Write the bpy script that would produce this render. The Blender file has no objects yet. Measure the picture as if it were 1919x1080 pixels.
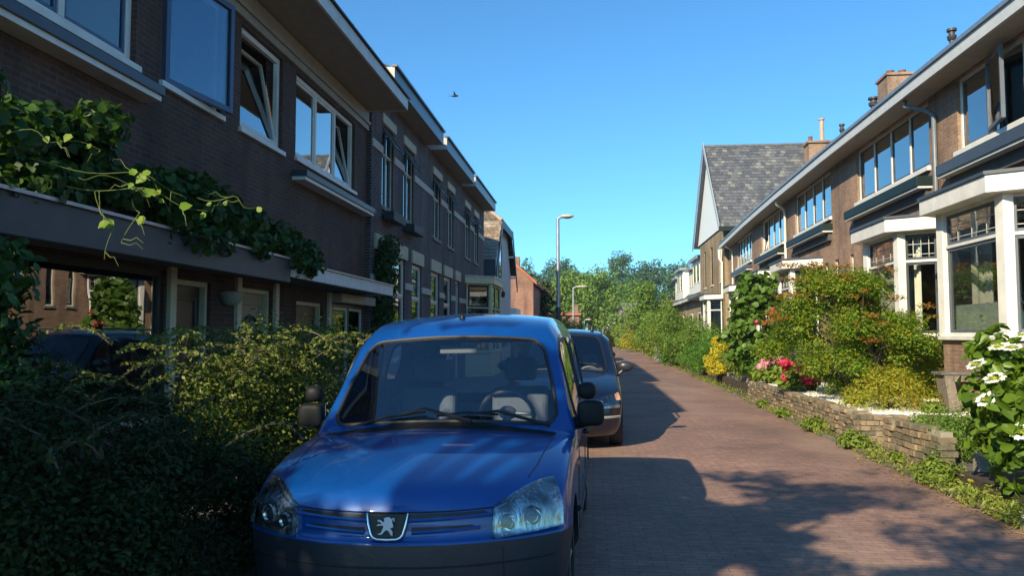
import bpy, bmesh, math, random
import numpy as np
from mathutils import Vector, Matrix, noise
from mathutils.bvhtree import BVHTree
R = math.radians
rnd = random.Random(7)
scene = bpy.context.scene
COL = scene.collection
# ---------------------------------------------------------------- camera
F = 1450.0
YAW = math.atan(150 / F); PITCH = math.atan(87 / F)
cam = bpy.data.cameras.new('camera'); camo = bpy.data.objects.new('camera', cam); COL.objects.link(camo)
cam.sensor_width = 36; cam.lens = F / 1919 * 36; cam.clip_end = 2000; cam.clip_start = 0.05
camo.location = (0, 0, 1.65)
camo.rotation_euler = (math.pi / 2 + PITCH, 0, YAW)
scene.camera = camo
# ---------------------------------------------------------------- sky, sun, exposure
SUN_EL = R(29.0); SUN_AZ = math.atan2(-1.66, -.92)          # direction from the ground to the sun (x,y)
sd = Vector((-.92, -1.66, 0)).normalized() * math.cos(SUN_EL); sd.z = math.sin(SUN_EL)
w = bpy.data.worlds.new('World'); scene.world = w; w.use_nodes = True
nt = w.node_tree; bg = nt.nodes['Background']
sky = nt.nodes.new('ShaderNodeTexSky'); sky.sky_type = 'NISHITA'; sky.sun_disc = False
sky.sun_elevation = SUN_EL; sky.sun_rotation = math.atan2(sd.x, sd.y)
sky.air_density = 1.0; sky.dust_density = 0.3; sky.ozone_density = 3.0; sky.altitude = 0
tn = nt.nodes.new('ShaderNodeMixRGB'); tn.blend_type = 'MULTIPLY'; tn.inputs[0].default_value = 1; tn.inputs[2].default_value = (.48,.97,1.22,1)
nt.links.new(sky.outputs[0], tn.inputs[1]); nt.links.new(tn.outputs[0], bg.inputs[0]); bg.inputs[1].default_value = 0.11
sl = bpy.data.lights.new('sun', 'SUN'); sl.energy = 5.0; sl.angle = R(.55); sl.color = (1, .86, .61)
so = bpy.data.objects.new('sun', sl); COL.objects.link(so); so.rotation_euler = (-sd).to_track_quat('-Z', 'Y').to_euler()
so.location = sd * 60
vs = scene.view_settings
vs.view_transform = 'Standard'; vs.look = 'None'; vs.gamma = 1; vs.exposure = 0.65; vs.use_curve_mapping = False
scene.cycles.max_bounces = 8; scene.cycles.transparent_max_bounces = 24
scene.cycles.caustics_reflective = False; scene.cycles.caustics_refractive = False

# ---------------------------------------------------------------- object helpers
ORG = {}
def row_shift(x):      # surveyed offset of each row along the street
    return -.46 if x < -4 else (-.33 if x < -2.5 else (.62 if x > 5.9 else (.45 if x > 3.4 else 0)))
def tag(o, label=None, cat=None, group=None, kind=None):
    if label: o['label'] = label
    if cat: o['category'] = cat
    if group: o['group'] = group
    if kind: o['kind'] = kind
    return o
def empty(name, loc, label=None, cat=None, group=None, rz=0, world=True):
    o = bpy.data.objects.new(name, None); COL.objects.link(o); o.location = loc; o.rotation_euler.z = rz
    o.location.y += row_shift(loc[0])
    o.empty_display_size = .2
    ORG[o.name] = Vector(loc) if world else Vector((0, 0, 0))
    return tag(o, label, cat, group)
def org(o):
    while o is not None:
        if o.name in ORG: return ORG[o.name]
        o = o.parent
    return Vector((0, 0, 0))
def copy_tree(o, parent=None):
    c = o.copy(); COL.objects.link(c); c.parent = parent
    if o.name in ORG: ORG[c.name] = ORG[o.name]
    for ch in list(o.children): copy_tree(ch, c)
    return c
def mkobj(name, me, parent=None, mats=()):
    o = bpy.data.objects.new(name, me); COL.objects.link(o)
    for m in mats: me.materials.append(m)
    if parent: o.parent = parent
    return o
class MB:
    def __init__(s, M=None): s.v = []; s.f = []; s.M = M or Matrix(); s.mi = []; s.cm = 0
    def add(s, vs, fs):
        b = len(s.v); M = s.M
        s.v += [M @ Vector(p) for p in vs]
        for f in fs: s.f.append([b + i for i in f]); s.mi.append(s.cm)
        return s
    def box(s, x0, x1, y0, y1, z0, z1):
        return s.add([(x0,y0,z0),(x1,y0,z0),(x1,y1,z0),(x0,y1,z0),(x0,y0,z1),(x1,y0,z1),(x1,y1,z1),(x0,y1,z1)],
              [(0,3,2,1),(4,5,6,7),(0,1,5,4),(1,2,6,5),(2,3,7,6),(3,0,4,7)])
    def quad(s, a, b, c, d): return s.add([a,b,c,d], [(0,1,2,3)])
    def prism(s, prof, y0, y1):      # profile in (x,z), extruded along y
        n = len(prof)
        return s.add([(x,y0,z) for x,z in prof]+[(x,y1,z) for x,z in prof],
              [tuple(range(n)), tuple(range(2*n-1,n-1,-1))]+[(i,(i+1)%n,(i+1)%n+n,i+n) for i in range(n)])
    def zprism(s, prof, z0, z1):
        n = len(prof)
        return s.add([(x,y,z0) for x,y in prof]+[(x,y,z1) for x,y in prof],
              [tuple(range(n-1,-1,-1)), tuple(range(n,2*n))]+[(i,(i+1)%n,(i+1)%n+n,i+n) for i in range(n)])
    def tube(s, pts, r, n=8, cap=True):
        pts = [Vector(p) for p in pts]; rs = r if isinstance(r,(list,tuple)) else [r]*len(pts)
        vs = []; fs = []; prev = None
        for i,p in enumerate(pts):
            t = (pts[min(i+1,len(pts)-1)] - pts[max(i-1,0)])
            if t.length < 1e-9: t = Vector((0,0,1))
            t.normalize()
            if prev is None: a = t.orthogonal().normalized()
            else:
                a = prev - t*prev.dot(t)
                a = t.orthogonal().normalized() if a.length < 1e-6 else a.normalized()
            prev = a; b = t.cross(a)
            for k in range(n):
                an = 2*math.pi*k/n; vs.append(p + (a*math.cos(an)+b*math.sin(an))*rs[i])
        for i in range(len(pts)-1):
            for k in range(n): fs.append((i*n+k,i*n+(k+1)%n,(i+1)*n+(k+1)%n,(i+1)*n+k))
        if cap: fs += [tuple(range(n-1,-1,-1)), tuple(range((len(pts)-1)*n, len(pts)*n))]
        return s.add(vs, fs)
    def lathe(s, prof, c=(0,0,0), n=20, axis='z'):
        vs = []; fs = []
        for r,h in prof:
            for k in range(n):
                a = 2*math.pi*k/n; x,y = r*math.cos(a), r*math.sin(a)
                p = (x,y,h) if axis=='z' else ((h,x,y) if axis=='x' else (x,h,y))
                vs.append((p[0]+c[0],p[1]+c[1],p[2]+c[2]))
        for i in range(len(prof)-1):
            for k in range(n): fs.append((i*n+k,i*n+(k+1)%n,(i+1)*n+(k+1)%n,(i+1)*n+k))
        return s.add(vs, fs)
    def ball(s, c, r, n=10, m=7, sq=(1,1,1)):
        prof = [(math.sin(math.pi*i/m)*r, -math.cos(math.pi*i/m)*r) for i in range(m+1)]
        vs = []; fs = []
        for a,h in prof:
            for k in range(n):
                t = 2*math.pi*k/n; vs.append((c[0]+a*math.cos(t)*sq[0], c[1]+a*math.sin(t)*sq[1], c[2]+h*sq[2]))
        for i in range(m):
            for k in range(n): fs.append((i*n+k,i*n+(k+1)%n,(i+1)*n+(k+1)%n,(i+1)*n+k))
        return s.add(vs, fs)
    def build(s, name, mat, parent=None, smooth=False, bevel=0, recalc=True, segs=2):
        me = bpy.data.meshes.new(name); o_ = org(parent) if parent else Vector((0,0,0))
        me.from_pydata([v - o_ for v in s.v], [], s.f)
        mats = mat if isinstance(mat,(list,tuple)) else [mat]
        for m in mats: me.materials.append(m)
        if len(mats) > 1: me.polygons.foreach_set('material_index', s.mi)
        if recalc:
            bm = bmesh.new(); bm.from_mesh(me)
            bmesh.ops.remove_doubles(bm, verts=bm.verts, dist=1e-5) if smooth else None
            bmesh.ops.recalc_face_normals(bm, faces=bm.faces); bm.to_mesh(me); bm.free()
        if smooth:
            me.polygons.foreach_set('use_smooth', [True]*len(me.polygons))
            try: me.set_sharp_from_angle(angle=R(50))
            except Exception: pass
        me.update()
        o = bpy.data.objects.new(name, me); COL.objects.link(o)
        if parent: o.parent = parent
        if bevel:
            b = o.modifiers.new('bevel','BEVEL'); b.width = bevel; b.segments = segs; b.limit_method = 'ANGLE'
        return o

# ---------------------------------------------------------------- materials
MATS = {}
class NT:
    def __init__(s, name):
        s.m = bpy.data.materials.new(name); s.m.use_nodes = True; s.t = s.m.node_tree
        s.b = s.t.nodes['Principled BSDF']; s.out = s.t.nodes['Material Output']
    def n(s, ty, **kw):
        nd = s.t.nodes.new('ShaderNode'+ty)
        for k,v in kw.items():
            if k.startswith('i_'):
                key = k[2:]; key = int(key) if key.isdigit() else key.replace('_',' ')
                nd.inputs[key].default_value = v
            else: setattr(nd,k,v)
        return nd
    def l(s, a, b): s.t.links.new(a, b)
    def obj(s): return s.n('TexCoord').outputs['Object']
    def ramp(s, src, stops):
        r = s.n('ValToRGB'); e = r.color_ramp.elements
        while len(e) > 2: e.remove(e[-1])
        for i,(p,c) in enumerate(stops):
            if i > 1: e.new(p)
            e[i].position = p; e[i].color = (*c,1) if len(c)==3 else c
        s.l(src, r.inputs[0]); return r.outputs[0]
    def mix(s, fac, a, b, mode='MIX'):
        m = s.n('MixRGB', blend_type=mode)
        for i,x in ((0,fac),(1,a),(2,b)):
            if hasattr(x,'is_linked') or hasattr(x,'links'): s.l(x, m.inputs[i])
            elif i == 0: m.inputs[0].default_value = x
            else: m.inputs[i].default_value = (*x,1) if len(x)==3 else x
        return m.outputs[0]
    def noise(s, scale, detail=3, vec=None, rough=.55):
        n = s.n('TexNoise', i_Scale=scale, i_Detail=detail, i_Roughness=rough)
        if vec is None: vec = s.obj()
        s.l(vec, n.inputs['Vector']); return n.outputs['Fac']
    def bump(s, h, strength=.3, dist=.02):
        b = s.n('Bump', i_Strength=strength, i_Distance=dist); s.l(h, b.inputs['Height']); s.l(b.outputs[0], s.b.inputs['Normal'])
def paint(name, col, rough=.5, metal=0, var=.12, sc=6, bump=0, coat=0, spec=.5):
    if name in MATS: return MATS[name]
    q = NT(name); b = q.b
    f = q.noise(sc, 4)
    c = q.ramp(f, [(.3, tuple(x*(1-var) for x in col)), (.7, tuple(min(1,x*(1+var)) for x in col))])
    q.l(c, b.inputs['Base Color']); b.inputs['Roughness'].default_value = rough; b.inputs['Metallic'].default_value = metal
    b.inputs['Coat Weight'].default_value = coat; b.inputs['Specular IOR Level'].default_value = spec
    if bump: q.bump(q.noise(60,3), bump, .01)
    MATS[name] = q.m; return q.m
def brickmat(name, c1, c2, mortar, bw=.22, rh=.0625, ms=.011, horiz=False, rough=.85, stain=.35, bump=.6, tone=None, side='auto'):
    if name in MATS: return MATS[name]
    q = NT(name); oc = q.obj(); sp = q.n('SeparateXYZ'); q.l(oc, sp.inputs[0])
    cb = q.n('CombineXYZ')
    if horiz: q.l(sp.outputs[0], cb.inputs[0]); q.l(sp.outputs[1], cb.inputs[1])
    else:
        ad = q.n('Math', operation='ADD'); q.l(sp.outputs[0], ad.inputs[0]); q.l(sp.outputs[1], ad.inputs[1])
        q.l(ad.outputs[0], cb.inputs[0]); q.l(sp.outputs[2], cb.inputs[1])
    nv = q.n('TexNoise', i_Scale=2.5, i_Detail=2); q.l(oc, nv.inputs['Vector'])
    mx = q.n('MixRGB', blend_type='ADD'); mx.inputs[0].default_value = .012
    q.l(cb.outputs[0], mx.inputs[1]); q.l(nv.outputs['Color'], mx.inputs[2])
    br = q.n('TexBrick', i_Scale=1.0, i_Mortar_Size=ms, i_Mortar_Smooth=.3, i_Bias=0, i_Brick_Width=bw, i_Row_Height=rh)
    br.inputs['Color1'].default_value = (*c1,1); br.inputs['Color2'].default_value = (*c2,1); br.inputs['Mortar'].default_value = (*mortar,1)
    q.l(mx.outputs[0], br.inputs['Vector'])
    n1 = q.noise(.9, 5); n2 = q.noise(14, 3)
    s1 = q.ramp(n1, [(.3,(1-stain,)*3),(.7,(1+stain*.4,)*3)])
    c = q.mix(1, br.outputs['Color'], s1, 'MULTIPLY')
    mz = q.n('Mapping'); mz.inputs['Scale'].default_value = (1.6,1.6,.22); q.l(oc, mz.inputs[0])
    c = q.mix(1, c, q.ramp(q.noise(1.4,5,mz.outputs[0]), [(.32,(.62,.63,.64)),(.5,(1,1,1)),(.75,(1.12,1.1,1.07))]), 'MULTIPLY')
    s2 = q.ramp(n2, [(.3,(.8,.8,.8)),(.7,(1.15,1.15,1.15))])
    c = q.mix(1, c, s2, 'MULTIPLY')
    q.l(c, q.b.inputs['Base Color']); q.b.inputs['Roughness'].default_value = rough
    inv = q.n('Math', operation='MULTIPLY_ADD', i_1=-1.0, i_2=1.0); q.l(br.outputs['Fac'], inv.inputs[0])
    a = q.n('Math', operation='MULTIPLY_ADD', i_1=.35); q.l(n2, a.inputs[0]); q.l(inv.outputs[0], a.inputs[2])
    q.bump(a.outputs[0], bump, .006)
    MATS[name] = q.m; return q.m
def glassmat(name, tint=(.9,.95,.93), base=.055, refl=1.0, rough=0.0, mul=1.35):
    if name in MATS: return MATS[name]
    q = NT(name); t = q.t
    tr = q.n('BsdfTransparent'); tr.inputs[0].default_value = (*tint,1)
    gl = q.n('BsdfGlossy', i_Roughness=rough); gl.inputs[0].default_value = (refl,refl,refl,1)
    lw = q.n('Fresnel', i_IOR=1.52)
    nn = q.noise(1.3, 2); bp = q.n('Bump', i_Strength=.06, i_Distance=.02); q.l(nn, bp.inputs['Height'])
    q.l(bp.outputs[0], gl.inputs['Normal'])
    ma = q.n('Math', operation='MULTIPLY_ADD', i_1=mul, i_2=base, use_clamp=True); q.l(lw.outputs[0], ma.inputs[0])
    mx = q.n('MixShader'); q.l(ma.outputs[0], mx.inputs[0]); q.l(tr.outputs[0], mx.inputs[1]); q.l(gl.outputs[0], mx.inputs[2])
    q.l(mx.outputs[0], q.out.inputs['Surface']); MATS[name] = q.m; return q.m
def leafmat(name, cols, transl=.35, rough=.55, sc=1.2, spec=.35):
    """cols: 3-4 colours spread per leaf"""
    if name in MATS: return MATS[name]
    q = NT(name); g = q.n('NewGeometry'); n = q.noise(sc, 3)
    ad = q.n('Math', operation='MULTIPLY_ADD', i_1=.55); q.l(g.outputs['Random Per Island'], ad.inputs[0])
    m2 = q.n('Math', operation='MULTIPLY', i_1=.62); q.l(n, m2.inputs[0]); q.l(m2.outputs[0], ad.inputs[2])
    k = len(cols)
    c = q.ramp(ad.outputs[0], [(.2+.62*i/(k-1), cc) for i,cc in enumerate(cols)])
    q.l(c, q.b.inputs['Base Color']); q.b.inputs['Roughness'].default_value = rough; q.b.inputs['Specular IOR Level'].default_value = spec
    tl = q.n('BsdfTranslucent'); c2 = q.mix(1, c, (1.4,1.4,.5), 'MULTIPLY'); q.l(c2, tl.inputs[0])
    mx = q.n('MixShader', i_0=transl); q.l(q.b.outputs[0], mx.inputs[1]); q.l(tl.outputs[0], mx.inputs[2])
    q.l(mx.outputs[0], q.out.inputs['Surface']); MATS[name] = q.m; return q.m

WHITE = paint('white_paint', (.74,.72,.66), .45, var=.10, sc=3.5)
CREAM = paint('cream_paint', (.62,.55,.40), .5, var=.08)
GREYP = paint('grey_paint', (.22,.24,.27), .5, var=.08)
DGREY = paint('dark_grey_paint', (.05,.06,.075), .4, var=.1)
DGREEN = paint('dark_green_paint', (.010,.022,.02), .5, var=.1, spec=.3)
BLUEP = paint('blue_paint', (.045,.075,.15), .35, var=.1)
BLACK = paint('black', (.012,.012,.013), .5)
RUBBER = paint('rubber', (.02,.02,.021), .75, bump=.2)
GLASS = glassmat('window_glass')
SKYGLASS = glassmat('upper_glass',(.8,.85,.88),.26,1.0)
BAYGLASS = glassmat('bay_glass',(.95,.97,.95),.0,1.0,mul=.5)
CARGLASS = glassmat('car_glass', (.60,.66,.66), .07, 1.0)
METAL = paint('galvanised_metal', (.42,.44,.46), .4, metal=.7)
CHROME = paint('chrome', (.75,.76,.78), .12, metal=1, var=.03)
WOODD = paint('dark_wood', (.05,.028,.018), .5, var=.3, sc=20)
CURT = paint('curtain_cloth', (.6,.58,.52), .9, var=.08, sc=3)
DARKIN = paint('interior', (.07,.065,.06), .9)
SOIL = paint('soil', (.05,.036,.024), .95, var=.4, sc=9, bump=.5)
# ================================================================ ground, road, kerbs
def xr(y):      # right edge of the carriageway
    return 3.5 + .014*max(0,y) - (.00004*max(0,y-60)**2 if y > 60 else 0)
def xR(y):      # facade line of the right-hand row
    return 6.60 + .00089*max(0,y-12)**2
q = NT('ground_soil'); c = q.ramp(q.noise(.4,6), [(.35,(.06,.07,.025)),(.65,(.10,.10,.045))]); q.l(c,q.b.inputs['Base Color']); q.b.inputs['Roughness'].default_value=1
q.bump(q.noise(9,5),.6,.05); GROUND = q.m
m = MB(); m.quad((-900,-300,-.03),(900,-300,-.03),(900,1500,-.03),(-900,1500,-.03)); tag(m.build('ground', GROUND), kind='structure')
# brick-paved road
q = NT('clinker_paving'); oc = q.obj(); mp = q.n('Mapping'); mp.inputs['Rotation'].default_value = (0,0,R(0)); q.l(oc, mp.inputs[0])
br = q.n('TexBrick', i_Scale=1.0, i_Mortar_Size=.005, i_Mortar_Smooth=.4, i_Brick_Width=.21, i_Row_Height=.072)
br.inputs['Color1'].default_value=(.305,.19,.15,1); br.inputs['Color2'].default_value=(.24,.148,.122,1); br.inputs['Mortar'].default_value=(.155,.12,.088,1)
q.l(mp.outputs[0], br.inputs['Vector'])
c = q.mix(1, br.outputs['Color'], q.ramp(q.noise(.55,6), [(.3,(.70,.70,.73)),(.7,(1.28,1.22,1.16))]), 'MULTIPLY')
c = q.mix(1, c, q.ramp(q.noise(11,3), [(.3,(.8,.8,.8)),(.72,(1.2,1.18,1.15))]), 'MULTIPLY')
mp2 = q.n('Mapping'); mp2.inputs['Scale'].default_value=(.5,.12,1); q.l(oc, mp2.inputs[0])
c = q.mix(q.ramp(q.noise(1.1,4,mp2.outputs[0]), [(.5,(0,0,0)),(.72,(.55,.55,.55))]), c, (.34,.25,.18))
v = q.n('TexVoronoi', i_Scale=7.0); q.l(oc, v.inputs['Vector'])
c = q.mix(q.ramp(v.outputs['Distance'], [(.035,(.8,.8,.8)),(.06,(0,0,0))]), c, (.32,.27,.17))
q.l(c, q.b.inputs['Base Color']); q.b.inputs['Roughness'].default_value=.8; q.b.inputs['Specular IOR Level'].default_value=.3
inv = q.n('Math', operation='SUBTRACT', i_0=1.0); q.l(br.outputs['Fac'], inv.inputs[1])
a = q.n('Math', operation='MULTIPLY_ADD', i_1=.5); q.l(q.noise(20,3), a.inputs[0]); q.l(inv.outputs[0], a.inputs[2]); q.bump(a.outputs[0], .6, .010)
ROAD = q.m
m = MB(); ys = [-12]+list(range(-6,140,6))
def xl(y): return -2.05 + (.0006*(y-40)**2 if y > 40 else 0)
for a,b in zip(ys,ys[1:]):
    m.quad((xl(a),a,0),(xr(a),a,0),(xr(b),b,0),(xl(b),b,0))
tag(m.build('road', ROAD), kind='structure')
m = MB()      # kerb of flat grey edging on the right, a step beside the paving
ys = list(np.arange(-6,120,1.0))
for a,b in zip(ys,ys[1:]):
    m.add([(xr(a),a,-.05),(xr(a)+.1,a,-.05),(xr(b)+.1,b,-.05),(xr(b),b,-.05),(xr(a),a,.035),(xr(a)+.1,a,.035),(xr(b)+.1,b-.01,.035),(xr(b),b-.01,.035)],
          [(4,5,6,7),(0,3,7,4),(1,5,6,2),(0,4,5,1),(3,2,6,7)])
STONE = paint('kerb_stone',(.17,.15,.115),.9,var=.3,sc=5,bump=.5)
tag(m.build('kerb', STONE), kind='structure')
m = MB()
for a,b in zip(range(-6,60,3),range(-3,63,3)):
    m.add([(-2.05,a,.1),(-2.3,a,.1),(-2.3,b,.1),(-2.05,b,.1),(-2.05,a,-.05),(-2.05,b-.02,-.05)],[(0,1,2,3),(0,3,5,4)])
tag(m.build('kerb', STONE), kind='structure')
PAVE = brickmat('front_path_tiles',(.2,.19,.17),(.15,.14,.13),(.07,.065,.05),bw=.3,rh=.3,ms=.008,horiz=True)
m = MB(); m.quad((-4.8,-6,.06),(-2.3,-6,.06),(-2.3,60,.06),(-4.8,60,.06)); tag(m.build('pavement', PAVE), kind='structure')
# raised front garden soil on the right
m = MB()
for a,b in ((-2,9.0),(19.95,30),(30,42),(42,56)):
    h = .16 if a < 10 else .3
    m.box(xr((a+b)/2)+.38, 7.6, a, b, -.1, h)
tag(m.build('garden_soil', SOIL), kind='structure')
m = MB(); m.box(4.25,6.55,9.0,11.87,-.02,.12); tag(m.build('path', PAVE), kind='structure')
GRAV = paint('white_gravel',(.62,.60,.55),.9,var=.25,sc=60,bump=.8)
m = MB(); m.box(4.02,6.8,12.04,19.9,-.05,.46); tag(m.build('gravel_bed', GRAV), kind='structure')
# loose pebbles
g = MB(); r2 = random.Random(3)
for i in range(5200):
    x = r2.uniform(4.1,6.4); y = 12.08 + 7.6*r2.random()**1.5; s_ = r2.uniform(.012,.026)
    a,b = r2.uniform(0,6.28), r2.uniform(.4,.7)
    pts=[(x+s_*math.cos(a+t),y+s_*math.sin(a+t),.458) for t in (0,2.1,4.2)]+[(x,y,.46+s_*b)]
    g.add(pts,[(0,1,3),(1,2,3),(2,0,3)])
tag(g.build('gravel', paint('gravel_stone',(.68,.66,.6),.8,var=.3,sc=30), recalc=False), 'loose white pebbles covering the raised bed', 'gravel', kind='stuff')

# ---------------------------------------------------------------- low dry-stacked walls
WALLM = []
for i,cc in enumerate(((.22,.165,.10),(.17,.135,.085),(.27,.20,.125),(.13,.115,.075))): WALLM.append(paint('wall_stone_%d'%i, cc, .9, var=.35, sc=14, bump=.6))
def stack_wall(name, p0, p1, h, label, th=.2, rows=7, seed=1, top=None, bl=.24):
    r = random.Random(seed); root = empty(name, (p0[0],p0[1],0), label, 'garden wall')
    d = Vector((p1[0]-p0[0], p1[1]-p0[1],0)); L = d.length; ang = math.atan2(d.y,d.x)
    m = MB(); rh = h/rows
    core = MB(Matrix.Translation((p0[0],p0[1],0)) @ Matrix.Rotation(ang,4,'Z')); core.box(.03,L-.03,-th/2+.03,th/2-.03,-.05,h-.03)
    for j in range(rows):
        x = -r.random()*bl
        while x < L:
            l = bl*r.uniform(.7,1.25); x0 = max(0,x); x1 = min(L,x+l-.008)
            if x1-x0 > .05 and not (j == rows-1 and r.random() < .22):
                o = r.uniform(-.024,.024); t = r.uniform(-.06,.06)
                m.M = Matrix.Translation((p0[0],p0[1],0)) @ Matrix.Rotation(ang,4,'Z') @ Matrix.Translation(((x0+x1)/2,o,j*rh)) @ Matrix.Rotation(t,4,'Z') @ Matrix.Rotation(r.uniform(-.035,.035),4,'Y')
                m.cm = r.randrange(4); hl = (x1-x0)/2
                m.box(-hl,hl,-th/2,th/2,.004,rh-.004)
            x += l
    core.build('mortar_core', paint('mortar',(.33,.30,.23),.95,bump=.5), root)
    m.build('stone_courses', WALLM, root, bevel=.007, segs=1)
    return root
stack_wall('garden_wall', (3.95,19.4), (3.98,11.55), .5, 'long low dry stacked brown wall holding up the white gravel bed', seed=4, rows=7)
stack_wall('garden_wall', (3.9,11.5), (6.3,11.5), .47, 'low brown wall running back towards the house beside the bench', seed=5, rows=6)
stack_wall('garden_wall', (3.92,10.35), (4.02,8.9), .56, 'short crumbling brown wall overgrown by green creeping shrub', seed=9, rows=7)
for i,(a,b,h,x) in enumerate(((20.6,25.4,.42,4.25),(25.6,30.5,.45,4.45))):
    m = MB(); n_=14
    pr=[]
    for k in range(n_+1):
        y=a+(b-a)*k/n_; pr.append((x+.012*(y-a)+.05*noise.noise((y,i*3,0)), y, h+.07*noise.noise((y*1.3,5+i,0))))
    for p,q_ in zip(pr,pr[1:]):
        m.add([(p[0],p[1],-.05),(q_[0],q_[1],-.05),(q_[0]+.03,q_[1],q_[2]),(p[0]+.03,p[1],p[2]),(p[0]+.28,p[1],p[2]),(q_[0]+.28,q_[1],q_[2]),(q_[0]+.28,q_[1],-.05),(p[0]+.28,p[1],-.05)],
          [(0,1,2,3),(3,2,5,4),(4,5,6,7)]+([(0,3,4,7)] if p is pr[0] else [])+([(1,2,5,6)] if q_ is pr[-1] else []))
    rw_ = m.build('retaining_wall', paint('grey_concrete_block',(.24,.23,.2),.9,var=.3,sc=3,bump=.6)); rw_.location.y += .45
    tag(rw_, ('grey weathered retaining block under the pink hydrangeas','grey weathered retaining block in front of the round green box bush')[i], 'retaining wall')
# ================================================================ building kit (frames: x = outward, y = along, z = up)
def wall_holes(m, a0, a1, z0, z1, holes, t=.28):
    ysx = sorted({a0,a1,*[v for h in holes for v in h[:2] if a0<v<a1]}); zs = sorted({z0,z1,*[v for h in holes for v in h[2:] if z0<v<z1]})
    for y0,y1 in zip(ysx,ysx[1:]):
        for q0,q1 in zip(zs,zs[1:]):
            cy,cz = (y0+y1)/2,(q0+q1)/2
            if any(h[0]<cy<h[1] and h[2]<cz<h[3] for h in holes): continue
            m.quad((0,y0,q0),(0,y1,q0),(0,y1,q1),(0,y0,q1)); m.quad((-t,y0,q0),(-t,y0,q1),(-t,y1,q1),(-t,y1,q0))
    for h in holes:
        a,b,c,d = h
        m.quad((0,a,c),(-t,a,c),(-t,a,d),(0,a,d)); m.quad((0,b,c),(0,b,d),(-t,b,d),(-t,b,c))
        m.quad((0,a,c),(0,b,c),(-t,b,c),(-t,a,c)); m.quad((0,a,d),(-t,a,d),(-t,b,d),(0,b,d))
    m.quad((0,a0,z0),(0,a0,z1),(-t,a0,z1),(-t,a0,z0)); m.quad((0,a1,z0),(-t,a1,z0),(-t,a1,z1),(0,a1,z1))
    m.quad((0,a0,z1),(0,a1,z1),(-t,a1,z1),(-t,a0,z1))
def ring(m, x0, x1, a0, a1, z0, z1, w):
    m.box(x0,x1,a0,a0+w,z0,z1); m.box(x0,x1,a1-w,a1,z0,z1); m.box(x0,x1,a0+w,a1-w,z0,z0+w); m.box(x0,x1,a0+w,a1-w,z1-w,z1)
def curtainmesh(m, x, a0, a1, z0, z1, waves=9, amp=.03):
    n = max(8, int(waves*6)); P = [(x+amp*math.sin(i/n*waves*6.28)+amp*.4*math.sin(i*1.7), a0+(a1-a0)*i/n) for i in range(n+1)]
    for p,q_ in zip(P,P[1:]): m.quad((p[0],p[1],z0),(q_[0],q_[1],z0),(q_[0],q_[1],z1),(p[0],p[1],z1))
def window(root, M, a0, a1, z0, z1, panes=1, frame=WHITE, sash=None, fw=.07, inset=.06, transom=None, sill=WHITE, sillp=.05,
           curtain=None, tilt=(), glass=GLASS, name='window', sw=.045, lead=False, silld=.07, blind=None, nosash=(), cuts=None):
    """frame mesh = the window, children pane / sash / sill / curtain"""
    fx0,fx1 = -inset-.07, -inset+.0
    m = MB(M); ring(m, fx0, fx1, a0, a1, z0, z1, fw)
    ed = cuts or [a0+fw*.5+(a1-a0-fw)*i/panes for i in range(panes+1)]
    for e in ed[1:-1]: m.box(fx0,fx1+.001,e-fw*.45,e+fw*.45,z0+fw,z1-fw)
    rows = [(z0+fw, z1-fw)]
    if transom:
        m.box(fx0,fx1+.012,a0+fw,a1-fw,transom-fw*.45,transom+fw*.45); rows = [(z0+fw,transom-fw*.45),(transom+fw*.45,z1-fw)]
    o = m.build(name, frame, root, bevel=.004, segs=1)
    pm = MB(M); sm = MB(M); lm = MB(M)
    for i in range(len(ed)-1):
        pa = ed[i]+fw*.5; pb = ed[i+1]-fw*.5
        for r,(c,d) in enumerate(rows):
            if (i,r) in tilt or (i in tilt and r == len(rows)-1):
                ang = R(11); T = M @ Matrix.Translation((fx1-.03,0,c)) @ Matrix.Rotation(-ang,4,'Y')
                s2 = MB(T); ring(s2,-.025,.025,pa,pb,0,d-c,sw); s2.build('tilted_sash', sash or frame, o)
                p2 = MB(T); p2.box(-.003,.003,pa+sw,pb-sw,sw,d-c-sw); p2.build('pane', glass, o); continue
            w_ = 0
            if sash is not None and i not in nosash: ring(sm,fx0+.015,fx1-.015,pa,pb,c,d,sw); w_ = sw
            pm.box(fx0+.03,fx0+.036,pa+w_,pb-w_,c+w_,d-w_)
            if lead and r == len(rows)-1:
                for t in (.2,.5,.8): lm.box(fx0+.036,fx0+.044,pa+w_+(pb-pa-2*w_)*t-.005,pa+w_+(pb-pa-2*w_)*t+.005,c+w_,d-w_)
                for t in (.22,.62): lm.box(fx0+.036,fx0+.044,pa+w_,pb-w_,c+(d-c)*t-.005,c+(d-c)*t+.005)
    if sm.v: sm.build('sash', sash, o, bevel=.004, segs=1)
    if pm.v: pm.build('pane', glass, o)
    if lm.v: lm.build('leading', paint('lead_came',(.55,.55,.52),.4), o)
    if sill is not None:
        s3 = MB(M); s3.box(-inset-.001,sillp,a0-.05,a1+.05,z0-silld,z0-.002); s3.build('sill', sill, o, bevel=.004, segs=1)
    if curtain:
        k = MB(M)
        for (ca,cb) in curtain: curtainmesh(k,fx0-.16,ca,cb,z0-.05,z1)
        k.build('curtain', CURT, o, smooth=False)
    if blind:
        k = MB(M); b0 = z1-(z1-z0)*blind; n=int((z1-b0)/.05)+1
        for i in range(n): k.box(fx0-.10,fx0-.06,a0+.04,a1-.04,z1-(i+1)*.05+.006,z1-i*.05)
        k.build('blind', paint('blind_slats',(.55,.55,.52),.6), o)
    return o
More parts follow.
